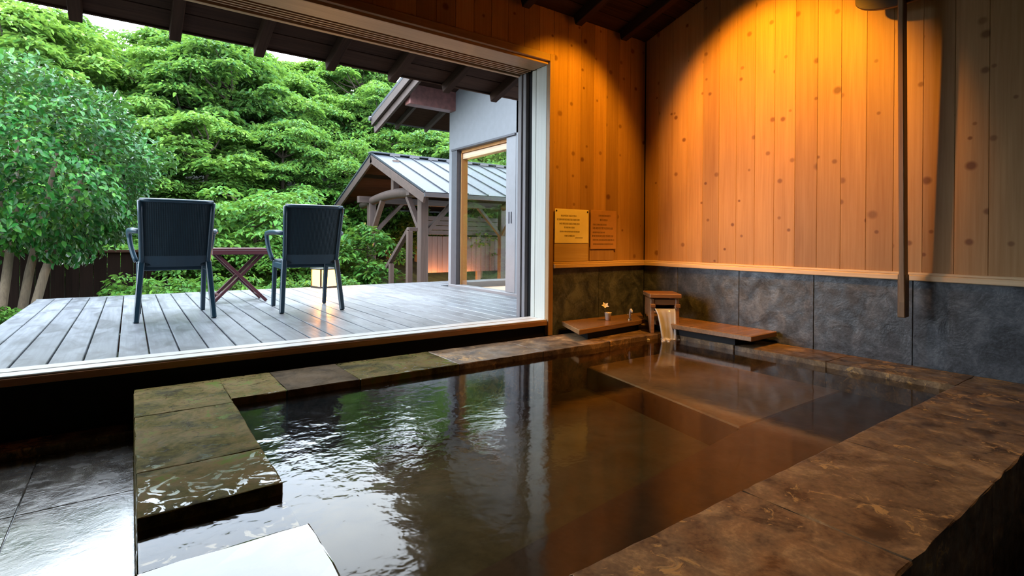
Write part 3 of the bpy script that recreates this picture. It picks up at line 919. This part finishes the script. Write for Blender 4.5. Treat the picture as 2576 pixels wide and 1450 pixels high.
def make_chair(label):
    r_ = empty('resin_armchair', (0, 0, 0), 0, label, 'chair', None)
    # back: slightly bowed woven panel, leaning backwards
    def bp(u, z):
        t = (z - 0.40) / 0.475
        return (u * (0.205 + 0.018 * t), -0.195 - 0.125 * t - 0.03 * (1 - u * u), z)
    nu, nz = 8, 6
    for nm, z0, z1, mt in (('backrest', 0.475, 0.872, 'weave'), ('back_apron', 0.395, 0.477, 'resin')):
        vs = [bp(-1 + 2 * i / nu, z0 + (z1 - z0) * j / nz) for j in range(nz + 1) for i in range(nu + 1)]
        q = len(vs)
        vs += [(a, b_ + 0.016, c) for a, b_, c in vs]
        fs = []
        for j in range(nz):
            for i in range(nu):
                a = j * (nu + 1) + i
                fs.append((a, a + 1, a + nu + 2, a + nu + 1))
                fs.append((q + a + nu + 1, q + a + nu + 2, q + a + 1, q + a))
        for i in range(nu):
            fs.append((q + i, q + i + 1, i + 1, i))
            a = nz * (nu + 1) + i
            fs.append((a, a + 1, q + a + 1, q + a))
        for j in range(nz):
            a = j * (nu + 1)
            fs.append((a + nu + 1, q + a + nu + 1, q + a, a))
            a += nu
            fs.append((a, q + a, q + a + nu + 1, a + nu + 1))
        MB().add(vs, fs).build(nm, M[mt], r_)
    fr = MB()
    for sx in (-1, 1):
        fr.tube([bp(sx * 1.02, 0.40 + 0.475 * i / 6) for i in range(7)], 0.017, 8)
    fr.tube([(bp(-1.02 + 2.04 * i / 8, 0.878)) for i in range(9)], 0.015, 8)
    fr.build('back_frame', M['resin'], r_, smooth=True)
    # seat with a waved front edge
    st_ = MB()
    pts = [(-0.215, -0.21), (0.215, -0.21), (0.235, 0.22), (0.16, 0.255), (0, 0.265), (-0.16, 0.255), (-0.235, 0.22)]
    st_.prism(pts, 0.40, 0.428)
    st_.build('seat', M['weave'], r_, 0.008)
    MB().box(-0.21, 0.21, 0.21, 0.235, 0.345, 0.40).build('seat_rail', M['resin'], r_, 0.006)
    for sx in (-1, 1):
        MB().box(sx * 0.222 - 0.012, sx * 0.222 + 0.012, -0.20, 0.22, 0.355, 0.405).build('seat_rail', M['resin'], r_, 0.005)
        # rear leg leans out backwards, front leg almost straight
        MB().beam((sx * 0.212, -0.19, 0.43), (sx * 0.243, -0.285, 0.0), 0.040, 0.050, (0, 1, 0), 0.036, 0.040).build('leg', M['resin'], r_, 0.006)
        MB().beam((sx * 0.222, 0.20, 0.42), (sx * 0.222, 0.275, 0.0), 0.038, 0.042, (0, 1, 0), 0.034, 0.034).build('leg', M['resin'], r_, 0.006)
        p = [Vector((sx * 0.225, -0.245, 0.655))] + arc((sx * 0.262, -0.16, 0.662), (sx * 0.285, 0.05, 0.668), (sx * 0.288, 0.20, 0.655), 6) \
            + arc((sx * 0.288, 0.225, 0.635), (sx * 0.278, 0.235, 0.52), (sx * 0.240, 0.205, 0.42), 7)
        MB().tube(p, [0.016] + [0.019] * 7 + [0.017] * 8, 8, 1.25).build('armrest', M['resin'], r_, smooth=True)
    return r_


ch1 = make_chair('blue-grey woven resin armchair on the deck, left of the folding table')
ch1.location = (0.282, 4.885, 0.001)
ch2 = copy_tree(ch1)
ch2.location = (1.262, 4.845, 0.001); ch2.rotation_euler = (0, 0, R(-3))
ch2['label'] = 'blue-grey woven resin armchair on the deck with the lit lantern behind its legs'
for c in (ch1, ch2): c['group'] = 'armchairs on the deck'

tb = empty('folding_table', (0.85, 5.69, 0.001), 0, 'small dark red folding table with crossed legs between the two armchairs', 'table')
for k in range(5):
    yy = -0.19 + 0.38 * (k + 0.5) / 5
    MB().box(-0.24, 0.24, yy - 0.036, yy + 0.036, 0.495, 0.515).build('slat', M['redwood'], tb, 0.003)
for sy in (-1, 1):
    MB().box(-0.24, 0.24, sy * 0.178 - 0.012, sy * 0.178 + 0.012, 0.455, 0.495).build('apron', M['redwood'], tb, 0.003)
for sx in (-1, 1):
    MB().box(sx * 0.228 - 0.012, sx * 0.228 + 0.012, -0.165, 0.165, 0.455, 0.495).build('apron', M['redwood'], tb, 0.003)
for sy, o_ in ((-1, 0.15), (1, 0.15)):
    MB().beam((-0.20, sy * o_, 0.46), (0.225, sy * o_, 0.008), 0.028, 0.040, (0, 1, 0)).build('leg', M['redwood'], tb, 0.003)
    MB().beam((0.20, sy * (o_ - 0.035), 0.46), (-0.225, sy * (o_ - 0.035), 0.008), 0.028, 0.040, (0, 1, 0)).build('leg', M['redwood'], tb, 0.003)
for xx, zz in ((0.17, 0.07), (-0.17, 0.07)):
    MB().tube([(xx, -0.15, zz), (xx, 0.15, zz)], 0.011, 8).build('crossbar', M['redwood'], tb)

# lantern at the far edge of the deck
ln = empty('floor_lantern', (1.98, 6.72, 0.001), R(12), 'square glowing lantern at the far edge of the deck behind the right armchair', 'lantern')
MB().box(-0.125, 0.125, -0.125, 0.125, 0.0, 0.022).build('base', M['iron'], ln, 0.004)
MB().box(-0.13, 0.13, -0.13, 0.13, 0.225, 0.243).build('cap', M['iron'], ln, 0.004)
for sx in (-1, 1):
    for sy in (-1, 1):
        MB().box(sx * 0.115 - 0.008, sx * 0.115 + 0.008, sy * 0.115 - 0.008, sy * 0.115 + 0.008, 0.022, 0.225).build('corner_post', M['iron'], ln)
for k in range(4):
    o_ = MB().box(-0.106, 0.106, -0.111, -0.107, 0.024, 0.224).build('lantern_pane', M['glow'], ln)
    o_.rotation_euler = (0, 0, R(90 * k))

light('lantern_light', 'POINT', (0, 0, 0.13), 600, (1.0, 0.45, 0.10), parent=ln, shadow_soft_size=0.03)

# ------------------------------------------------------------------ annex with the big window
AX = 3.45
an = empty('annex_building', (AX, 5.4, -0.6), 0, 'small white annex with a big framed window beside the deck', 'building')
an_inv = Matrix.Translation((-AX, -5.4, 0.6))


def apart(name, mb, mat, bevel=0.0, parent=an, smooth=False):
    return mb.xform(an_inv).build(name, M[mat], parent, bevel, smooth)


apart('wall', MB().box(AX, AX + 0.12, 4.60, 6.21, 1.80, 2.95), 'plaster')
apart('wall', MB().box(AX, AX + 0.12, 6.12, 6.21, -0.6, 1.80), 'plaster')
apart('wall', MB().box(AX, AX + 0.12, 4.2, 4.70, -0.6, 2.75), 'plaster')
apart('wall', MB().box(AX + 0.01, AX + 0.12, 4.70, 6.12, -0.6, -0.03), 'plaster')
apart('wall', MB().box(AX + 0.12, 6.8, 6.08, 6.21, 2.12, 2.95), 'plaster')
apart('wall', MB().box(5.2, 6.8, 6.08, 6.21, -0.6, 2.12), 'plaster')
apart('wall', MB().box(6.7, 6.8, 4.2, 6.08, -0.6, 2.9), 'plaster')
apart('wall', MB().box(AX + 0.12, 6.7, 4.2, 4.3, -0.6, 3.0), 'plaster')
apart('room_floor', MB().box(AX + 0.05, 6.7, 4.3, 6.21, -0.10, -0.025), 'palewood')
apart('room_ceiling', MB().box(AX + 0.12, 6.7, 4.3, 6.08, 2.25, 2.32), 'palewood')
wfr = apart('window_frame', MB().box(AX - 0.015, AX + 0.07, 5.985, 6.12, -0.03, 1.80), 'darkframe', 0.003)
apart('frame_head', MB().box(AX - 0.025, AX + 0.05, 4.70, 6.12, 1.775, 1.80), 'darkframe', 0.002, wfr)
apart('frame_head', MB().box(AX + 0.05, AX + 0.13, 4.70, 6.12, 1.74, 1.80), 'orangewood', 0.002, wfr)
apart('frame_head', MB().box(AX + 0.07, AX + 0.16, 4.70, 6.05, 1.665, 1.735), 'palewood', 0.002, wfr)
apart('frame_sill', MB().box(AX - 0.03, AX + 0.10, 4.60, 6.14, -0.025, 0.025), 'greyframe', 0.004, wfr)
apart('inner_post', MB().box(AX + 0.05, AX + 0.145, 5.97, 6.10, -0.025, 1.80), 'orangewood', 0.003)
sd = apart('sliding_door', MB().box(AX - 0.005, AX + 0.03, 4.70, 4.885, 0.025, 1.775), 'greyframe', 0.004)
for yy in (4.775, 4.82):
    apart('handle', MB().box(AX - 0.012, AX - 0.004, yy - 0.008, yy + 0.008, 0.80, 0.93), 'darkframe', 0.002, sd)
apart('pane', MB().box(AX + 0.035, AX + 0.041, 4.885, 5.985, 0.025, 1.68), 'glass')
apart('back_threshold', MB().box(AX + 0.15, 5.2, 6.02, 6.14, -0.025, 0.05), 'greyframe', 0.004)
apart('back_pane', MB().box(AX + 0.145, 5.2, 6.10, 6.106, 0.05, 2.12), 'glass')
# roof: falls away from the house, verge over the end wall
def az(y): return 2.44 - 0.285 * (y - 6.17)
RX0, RX1, RY0, RY1 = 2.72, 7.2, 4.2, 7.05
rf = MB()
for z0_, z1_, nm, mt, a, b_ in ((0.10, 0.14, 'roof', 'metalroof', RX0 - 0.03, RX1), (0.07, 0.10, 'roof_boards', 'dark_wood', RX0 + 0.02, RX1)):
    apart(nm, MB().add([(a, RY0, az(RY0) + z0_), (b_, RY0, az(RY0) + z0_), (b_, RY1, az(RY1) + z0_), (a, RY1, az(RY1) + z0_),
                        (a, RY0, az(RY0) + z1_), (b_, RY0, az(RY0) + z1_), (b_, RY1, az(RY1) + z1_), (a, RY1, az(RY1) + z1_)],
                       [(3, 2, 1, 0), (4, 5, 6, 7), (0, 1, 5, 4), (1, 2, 6, 5), (2, 3, 7, 6), (3, 0, 4, 7)]), mt)
for xx, zz, hh_ in ((RX0 - 0.01, 0.045, 0.11), (RX0 + 0.035, -0.055, 0.10)):
    apart('bargeboard', MB().beam((xx, RY0, az(RY0) + zz), (xx, RY1 + 0.02, az(RY1 + 0.02) + zz), 0.035, hh_), 'old_wood_x', 0.003)
for k in range(8):
    xx = 3.05 + 0.45 * k
    apart('rafter', MB().beam((xx, 6.22, az(6.22) + 0.03), (xx, RY1 - 0.02, az(RY1) + 0.03), 0.04, 0.07), 'old_wood_x')
apart('gutter', MB().tube([(RX0 - 0.05, RY1 + 0.03, az(RY1) + 0.09), (RX1, RY1 + 0.03, az(RY1) + 0.09)], 0.035, 10), 'darkframe')
apart('purlin_box', MB().box(2.80, AX + 0.03, 6.05, 6.20, 2.30, 2.66), 'copper', 0.006)
light('annex_light', 'POINT', (5.2, 5.1, 2.0), 60, (1.0, 0.62, 0.30), shadow_soft_size=0.1)

# ------------------------------------------------------------------ gazebo
GX, GY0, GY1 = 4.20, 8.5, 10.95
gzb = empty('gazebo', (GX, (GY0 + GY1) / 2, -0.6), 0, 'open timber gazebo with a grey metal gable roof beyond the deck', 'gazebo')
g_inv = Matrix.Translation((-GX, -(GY0 + GY1) / 2, 0.6))


def gpart(name, mb, mat, bevel=0.0, parent=gzb, smooth=False):
    return mb.xform(g_inv).build(name, M[mat], parent, bevel, smooth)


GE = 1.42       # eave height
posts_x = (4.20, 7.6)
for px_ in posts_x:
    for py_ in (GY0, GY1):
        gpart('post', MB().beam((px_, py_, -0.6), (px_, py_, GE + 0.05), 0.15, 0.15, (1, 0, 0)), 'old_wood', 0.01)
# curved tie beams, king posts, braces
for px_ in posts_x:
    t_ = MB()
    pts = [(px_, GY0 - 0.35 + (GY1 - GY0 + 0.9) * i / 8, GE - 0.02 + 0.12 * math.sin(math.pi * i / 8) - 0.05 * i / 8) for i in range(9)]
    t_.tube(pts, [0.075, 0.085, 0.095, 0.10, 0.10, 0.095, 0.09, 0.085, 0.08], 10)
    gpart('tie_beam', t_, 'old_wood_x', smooth=True)
    gpart('king_post', MB().beam((px_, 9.72, GE + 0.1), (px_, 9.72, 2.15), 0.12, 0.12, (1, 0, 0)), 'old_wood')
    for py_, s_ in ((GY0, 1), (GY1, -1)):
        gpart('brace', MB().beam((px_, py_ + s_ * 0.05, 0.72), (px_, py_ + s_ * 0.62, GE - 0.02), 0.07, 0.10, (1, 0, 0)), 'old_wood', 0.005)
for py_ in (GY0, GY1):
    gpart('eave_beam', MB().beam((3.9, py_, GE + 0.02), (8.2, py_, GE + 0.02), 0.12, 0.14), 'old_wood_x', 0.006)
    for px_, s_ in ((4.20, 1), (7.6, -1)):
        gpart('brace', MB().beam((px_ + s_ * 0.05, py_, 0.72), (px_ + s_ * 0.70, py_, GE - 0.03), 0.07, 0.10, (0, 1, 0)), 'old_wood', 0.005)
AY, AZ = 10.18, 2.285         # ridge
E0y, E0z, E1y, E1z = 7.80, 1.36, 12.45, 1.36
GXa, GXb = 3.88, 8.4
npan = 11
for (ey, ez) in ((E0y, E0z), (E1y, E1z)):
    nrm = Vector((0, -(AZ - ez), (AY - ey))).normalized() if ey < AY else Vector((0, (AZ - ez), (ey - AY))).normalized()
    for k in range(npan):
        a = GXa + (GXb - GXa) * k / npan + 0.006
        b_ = GXa + (GXb - GXa) * (k + 1) / npan - 0.006
        p = [Vector((a, ey, ez)), Vector((b_, ey, ez)), Vector((b_, AY, AZ)), Vector((a, AY, AZ))]
        q = [v + nrm * 0.03 for v in p]
        gpart('roof_panel', MB().add(p + q, [(3, 2, 1, 0), (4, 5, 6, 7), (0, 1, 5, 4), (1, 2, 6, 5), (2, 3, 7, 6), (3, 0, 4, 7)]), 'metalroof')
        # standing seam between two sheets
        s0, s1 = Vector((a - 0.006, ey, ez)) + nrm * 0.035, Vector((a - 0.006, AY, AZ)) + nrm * 0.035
        gpart('roof_seam', MB().beam(s0, s1, 0.018, 0.03, nrm), 'metalroof')
    gpart('roof_board', MB().add([Vector((GXa + .02, ey, ez)) - nrm * .03, Vector((GXb, ey, ez)) - nrm * .03, Vector((GXb, AY, AZ)) - nrm * .03, Vector((GXa + .02, AY, AZ)) - nrm * .03,
                                  Vector((GXa + .02, ey, ez)) - nrm * .002, Vector((GXb, ey, ez)) - nrm * .002, Vector((GXb, AY, AZ)) - nrm * .002, Vector((GXa + .02, AY, AZ)) - nrm * .002],
                                 [(3, 2, 1, 0), (4, 5, 6, 7), (0, 1, 5, 4), (1, 2, 6, 5), (2, 3, 7, 6), (3, 0, 4, 7)]), 'dark_wood')
    for xx in (GXa + 0.02, GXb - 0.02):
        gpart('bargeboard', MB().beam(Vector((xx, ey, ez)) - nrm * 0.085, Vector((xx, AY, AZ)) - nrm * 0.085, 0.045, 0.15, nrm), 'old_wood_x', 0.004)
    gpart('eave_gutter', MB().beam((GXa, ey, ez - 0.02), (GXb, ey, ez - 0.02), 0.05, 0.07), 'darkframe')
gpart('ridge_cap', MB().beam((GXa - 0.02, AY, AZ + 0.045), (GXb, AY, AZ + 0.045), 0.22, 0.035), 'metalroof', 0.008)
for k in range(10):
    xx = GXa + 0.35 + 0.43 * k
    gpart('ridge_vent', MB().box(xx, xx + 0.22, AY - 0.125, AY - 0.10, AZ - 0.0, AZ + 0.045), 'darkframe')

# board screen behind the gazebo
scr = empty('board_screen', (6.4, 11.2, -0.6), 0, 'brown vertical board screen lit from below at the back of the gazebo', 'screen')
bm_ = MB().box(-0.066, 0.066, -0.012, 0.012, 0.42, 1.28).mesh('board', M['screen'], 0.003)
for k in range(17):
    obj('board', bm_, scr, (-0.83 + 0.136 * k, random.uniform(-.003, .003), 0))
hb_ = MB().box(-0.9, 1.43, -0.012, 0.012, 0.0, 0.10).mesh('rail_board', M['old_wood_x'], 0.003)
for k in range(4):
    obj('rail_board', hb_, scr, (0, 0, 1.32 + 0.112 * k))
for xx in (-0.8, 0.0, 0.7, 1.4):
    MB().box(xx - 0.05, xx + 0.05, 0.012, 0.10, 0.0, 1.80).build('post', M['old_wood'], scr)
for k, xx in enumerate((5.83, 6.68)):
    gl_ = empty('garden_lamp', (xx, 11.0, -0.6), 0, 'low garden lamp at the foot of the board screen, ' + ('beside the gazebo post' if k == 0 else 'behind the annex window'), 'lamp')
    MB().lathe([(0.05, 0), (0.05, 0.05), (0.04, 0.07), (0.04, 0.10)], 14).build('lamp_body', M['iron'], gl_)
    MB().lathe([(0.034, 0.101), (0.034, 0.106)], 14).build('lens', M['glow'], gl_)
    light('garden_light', 'POINT', (xx, 11.0, -0.40), 90, (1.0, 0.42, 0.13), shadow_soft_size=0.04)

# stair rail by the gazebo
rl = empty('stair_railing', (4.0, 8.0, -0.6), 0, 'short weathered stair handrail on two posts left of the near gazebo post', 'railing')
r_inv = Matrix.Translation((-4.0, -8.0, 0.6))
pa, pb, pc_ = (3.551, 8.35, 0), (3.597, 7.75, 0), (3.545, 8.5, 0)
MB().beam((pa[0], pa[1], -0.6), (pa[0], pa[1], 0.20), 0.07, 0.07, (1, 0, 0)).xform(r_inv).build('post', M['old_wood'], rl, 0.004)
MB().beam((pb[0], pb[1], -0.6), (pb[0], pb[1], 0.74), 0.08, 0.08, (1, 0, 0)).xform(r_inv).build('post', M['old_wood'], rl, 0.004)
MB().beam((pc_[0], pc_[1], 0.13), (pb[0], pb[1] , 0.78), 0.07, 0.06).xform(r_inv).build('handrail', M['old_wood_x'], rl, 0.004)
pd = (3.70, 7.75, 0)
MB().beam((pb[0] - 0.02, pb[1], 0.77), (pd[0] + 0.03, pd[1], 0.77), 0.07, 0.06).xform(r_inv).build('handrail', M['old_wood_x'], rl, 0.004)

# low dark board fence behind the camellia
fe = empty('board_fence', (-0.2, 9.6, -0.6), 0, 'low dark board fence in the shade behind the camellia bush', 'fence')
fb_ = MB().box(-0.075, 0.075, -0.011, 0.011, 0.0, 0.98).mesh('board', M['fence_dark'], 0.003)
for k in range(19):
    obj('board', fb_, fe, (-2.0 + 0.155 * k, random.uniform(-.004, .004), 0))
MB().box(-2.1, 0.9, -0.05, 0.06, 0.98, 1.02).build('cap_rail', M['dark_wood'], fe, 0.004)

# ================================================================== planting
def leaves_mesh(name, C, dirs, nrm, Ls, Ws, mat):
    """one folded six-point leaf per centre, all arrays (N,3) / (N,)"""
    N = len(C)
    d = dirs / np.linalg.norm(dirs, axis=1, keepdims=True)
    n_ = nrm - d * np.sum(nrm * d, axis=1, keepdims=True)
    n_ /= np.linalg.norm(n_, axis=1, keepdims=True) + 1e-9
    s_ = np.cross(d, n_)
    L, W_ = Ls[:, None], Ws[:, None]
    V = np.empty((N, 6, 3))
    lift = 0.18
    V[:, 0] = C - d * L * .5
    V[:, 1] = C - d * L * .18 + s_ * W_ * .5 + n_ * W_ * lift
    V[:, 2] = C + d * L * .18 + s_ * W_ * .42 + n_ * W_ * lift
    V[:, 3] = C + d * L * .5 - n_ * L * .10
    V[:, 4] = C + d * L * .18 - s_ * W_ * .42 + n_ * W_ * lift
    V[:, 5] = C - d * L * .18 - s_ * W_ * .5 + n_ * W_ * lift
    base = (np.arange(N) * 6)[:, None]
    F = np.concatenate([base + np.array([[0, 1, 2, 3]]), base + np.array([[0, 3, 4, 5]])], axis=1).reshape(-1)
    me = D.meshes.new(name)
    me.vertices.add(N * 6)
    me.vertices.foreach_set('co', V.reshape(-1))
    me.loops.add(len(F))
    me.loops.foreach_set('vertex_index', F.astype(np.int32))
    me.polygons.add(N * 2)
    me.polygons.foreach_set('loop_start', (np.arange(N * 2) * 4).astype(np.int32))
    me.polygons.foreach_set('loop_total', np.full(N * 2, 4, dtype=np.int32))
    me.update()
    me.validate()
    me.materials.append(mat)
    return me


def unit(n):
    v = rng.normal(size=(n, 3))
    return v / np.linalg.norm(v, axis=1, keepdims=True)


def tree_meshes(H, CR, npads, per, ll, mat, bark, crown0=0.25, padr=(0.35, 0.75), flat=0.30, droop=0.3):
    """crown of layered leafy sprays on a branched trunk"""
    pads = []
    while len(pads) < npads:
        q = rng.uniform(-1, 1, 3)
        r_ = np.linalg.norm(q)
        if 0.45 < r_ < 1.0:
            pads.append((q[0] * CR, q[1] * CR, H * crown0 + (q[2] * .5 + .5) * H * (1 - crown0)))
    C, dr, nr = [], [], []
    for p in pads:
        R_ = rng.uniform(*padr)
        a = rng.uniform(0, 2 * np.pi, per)
        rr = R_ * np.sqrt(rng.uniform(0, 1, per))
        off = np.stack([rr * np.cos(a), rr * np.sin(a), rng.normal(0, flat * R_ * .35, per) - droop * rr * rr / R_ + 0.12 * R_], 1)
        C.append(np.array(p) + off)
        out = np.stack([np.cos(a), np.sin(a), rng.uniform(-.6, .15, per)], 1) + unit(per) * .5
        dr.append(out)
        nr.append(np.array([0, 0, 1.0]) + unit(per) * .55)
    C, dr, nr = np.concatenate(C), np.concatenate(dr), np.concatenate(nr)
    L = rng.uniform(.7, 1.3, len(C)) * ll
    fol = leaves_mesh('foliage', C, dr, nr, L, L * rng.uniform(.38, .55, len(C)), mat)
    t = MB()
    lean = rng.uniform(-.15, .15, 2)
    trunk = [(lean[0] * z * .5 + .05 * math.sin(z * 2), lean[1] * z * .5, z) for z in np.linspace(0, H * .8, 7)]
    t.tube(trunk, [0.028 * H * (1 - .8 * i / 6) for i in range(7)], 7)
    for p in pads[::3]:
        z0 = min(H * .72, max(H * .18, p[2] - .35 * math.hypot(p[0], p[1])))
        st_ = (lean[0] * z0 * .5, lean[1] * z0 * .5, z0)
        mid = [(st_[i] + p[i]) / 2 + rng.uniform(-.1, .1) for i in range(3)]
        t.tube([st_, mid, p], [0.008 * H, 0.005 * H, 0.002 * H], 5)
    tm = t.mesh('trunk', bark, smooth=True)
    return tm, fol


def plant(name, tm, fol, loc, sc, rz, label, cat, group, sz=None):
    r_ = empty(name, loc, rz, label, cat, group)
    r_.scale = (sc, sc, sz or sc)
    obj('trunk' if cat == 'tree' else 'stem', tm, r_)
    f_ = obj('foliage', fol, r_)
    f_['kind'] = 'stuff'
    return r_


# --- camellia at the left end of the deck: leaves large enough to tell apart
cm = empty('camellia_bush', (-1.08, 8.15, -0.6), 0, 'big dome-shaped camellia bush with glossy leaves at the left end of the deck', 'bush')
cc = np.array([-0.02, 0.0, 1.98])
rad = np.array([1.42, 1.25, 1.16])
nl = 19000
u_ = unit(nl)
u_ = u_[(u_[:, 2] > -0.93)]
lump = 1 + 0.10 * np.sin(u_[:, 0] * 7 + 1) * np.sin(u_[:, 2] * 8) + 0.07 * np.sin(u_[:, 1] * 11 + u_[:, 2] * 9)
rr_ = (1 - np.abs(rng.normal(0, .13, len(u_)))) * lump
Cc = cc + u_ * rad * rr_[:, None]
dr_ = u_ * .8 + unit(len(u_)) * .8 + np.array([0, 0, -.45])
nr_ = u_ * .7 + np.array([0, 0, .9]) + unit(len(u_)) * .5
Lc = rng.uniform(.062, .100, len(u_))
# nearest, best visible leaves are parts of their own
w_pos = Cc + np.array([-1.08, 8.15, -0.6])
vis = np.linalg.norm(w_pos - np.array([0, 0, .62]), axis=1) - 0.9 * rr_
order = np.argsort(vis)
pick = order[:900:3][:300]
mask = np.ones(len(u_), bool); mask[pick] = False
f_ = obj('foliage', leaves_mesh('foliage', Cc[mask], dr_[mask], nr_[mask], Lc[mask], Lc[mask] * .52, M['leaf_camellia']), cm)
f_['kind'] = 'stuff'
one = leaves_mesh('leaf', np.zeros((1, 3)), np.array([[1.0, 0, 0]]), np.array([[0, 0, 1.0]]), np.array([1.0]), np.array([.52]), M['leaf_camellia'])
for i in pick:
    d = Vector(dr_[i]).normalized()
    nn = Vector(nr_[i]); nn = (nn - d * nn.dot(d)).normalized()
    s_ = nn.cross(d)
    mt = Matrix((d, s_, nn)).transposed().to_4x4()
    o = D.objects.new('leaf', one)
    o.matrix_basis = Matrix.Translation(Cc[i]) @ mt @ Matrix.Scale(Lc[i] * 1.05, 4)
    link(o, cm)
for (a, b_, c, d_) in ((-.42, -.35, -.15, -.1), (-.22, -.2, -.1, .1), (-.05, -.35, .02, .0), (.10, -.25, .22, .05), (.2, -.4, .42, -.2), (-.6, .1, -.45, .2)):
    MB().tube([(a, b_, 0), (a * .9 + c * .1, b_ * .9, .35), ((a + c) / 2, (b_ + d_) / 2, .8), (c * 1.2, d_, 1.5), (c * 1.8, d_ * 1.5, 2.3)], [.05, .045, .042, .034, .015], 8).build('stem', M['bark'], cm, smooth=True)

TV = [tree_meshes(4.6, 1.75, 74, 230, .150, M['leaf_tree'], M['darkbark']),
      tree_meshes(4.9, 1.95, 84, 215, .165, M['leaf_tree'], M['darkbark'], crown0=.18, flat=.25),
      tree_meshes(4.2, 1.70, 66, 240, .135, M['leaf_tree'], M['bark'], crown0=.22, droop=.5)]
SV = [tree_meshes(1.0, .55, 34, 60, .080, M['leaf_shrub'], M['darkbark'], crown0=.10, padr=(.14, .28)),
      tree_meshes(1.1, .60, 30, 60, .095, M['leaf_shrub'], M['darkbark'], crown0=.08, padr=(.16, .30), flat=.5)]
BV = [tree_meshes(2.0, 1.05, 46, 110, .115, M['leaf_shrub'], M['darkbark'], crown0=.12, padr=(.28, .5)),
      tree_meshes(2.3, 1.00, 50, 100, .125, M['leaf_shrub'], M['bark'], crown0=.20, padr=(.28, .5), flat=.2)]


ORD = 'first second third fourth fifth sixth seventh eighth ninth tenth eleventh twelfth thirteenth fourteenth fifteenth sixteenth seventeenth eighteenth'.split()


def row(name, variants, n, x0, x1, y0, y1, s0, s1, label, cat, group, skip=None, sink=0.05):
    rr = random.Random(len(label) * 7 + n)
    cnt = 0
    for k in range(n):
        x = x0 + (x1 - x0) * (k + .5 + rr.uniform(-.3, .3)) / n
        yv = rr.uniform(y0, y1)
        if skip and skip(x, yv): continue
        tm, fol = variants[k % len(variants)]
        s_ = rr.uniform(s0, s1)
        lb = label.replace('#', ORD[cnt]) ; cnt += 1
        plant(name, tm, fol, (x, yv, gz(x, yv) - sink), s_, rr.uniform(0, 6.28), lb, cat, group, s_ * rr.uniform(.92, 1.1))


row('broadleaf_tree', TV, 14, -5.5, 18, 21.5, 23.0, 0.88, 1.08, 'feathery green tree on the hillside crest, # from the left', 'tree', 'trees on the crest of the hillside')
row('broadleaf_tree', TV, 13, -5, 15.5, 18.2, 19.6, 0.85, 1.05, 'feathery green tree in the row below the crest, # from the left', 'tree', 'trees in the upper part of the hillside')
row('broadleaf_tree', TV, 12, -4.5, 13.5, 15.4, 16.6, 0.80, 0.98, 'feathery green tree halfway up the hillside, # from the left', 'tree', 'trees halfway up the hillside')
row('broadleaf_tree', TV, 10, -4, 11.5, 13.2, 14.0, 0.62, 0.80, 'feathery green tree at the foot of the hillside, # from the left', 'tree', 'trees at the foot of the hillside')
row('leafy_bush', BV, 10, -2.2, 10.5, 11.6, 12.5, 0.80, 1.05, 'leafy bush at the bottom of the slope, # from the left', 'bush', 'bushes at the bottom of the slope',
    skip=lambda x, y: 4.6 < x < 8.4 and y < 11.9)
row('leafy_bush', BV, 4, 3.2, 6.6, 12.75, 13.1, 0.75, 0.95, 'leafy green bush seen through the gazebo, # from the left', 'bush', 'bushes behind the gazebo')
row('leafy_bush', SV, 4, 2.7, 3.9, 9.3, 11.0, 1.0, 1.35, 'small leafy bush left of the gazebo posts, # from the left', 'bush', 'small bushes beside the gazebo')
row('leafy_bush', BV, 3, 0.4, 2.7, 9.6, 10.4, 0.72, 0.95, 'leafy green bush beyond the deck, # from the left between fence and gazebo', 'bush', 'bushes beyond the deck')
row('low_shrub', SV, 9, -0.1, 4.1, 7.35, 7.75, 0.62, 0.85, 'low shrub along the far edge of the deck, # from the left', 'shrub', 'low shrubs along the deck edge',
    skip=lambda x, y: x > 2.5)
row('low_shrub', SV, 5, -3.0, -1.2, 6.4, 7.6, 0.6, 0.9, 'low leafy shrub under the camellia, # from the left', 'shrub', 'low shrubs left of the deck')
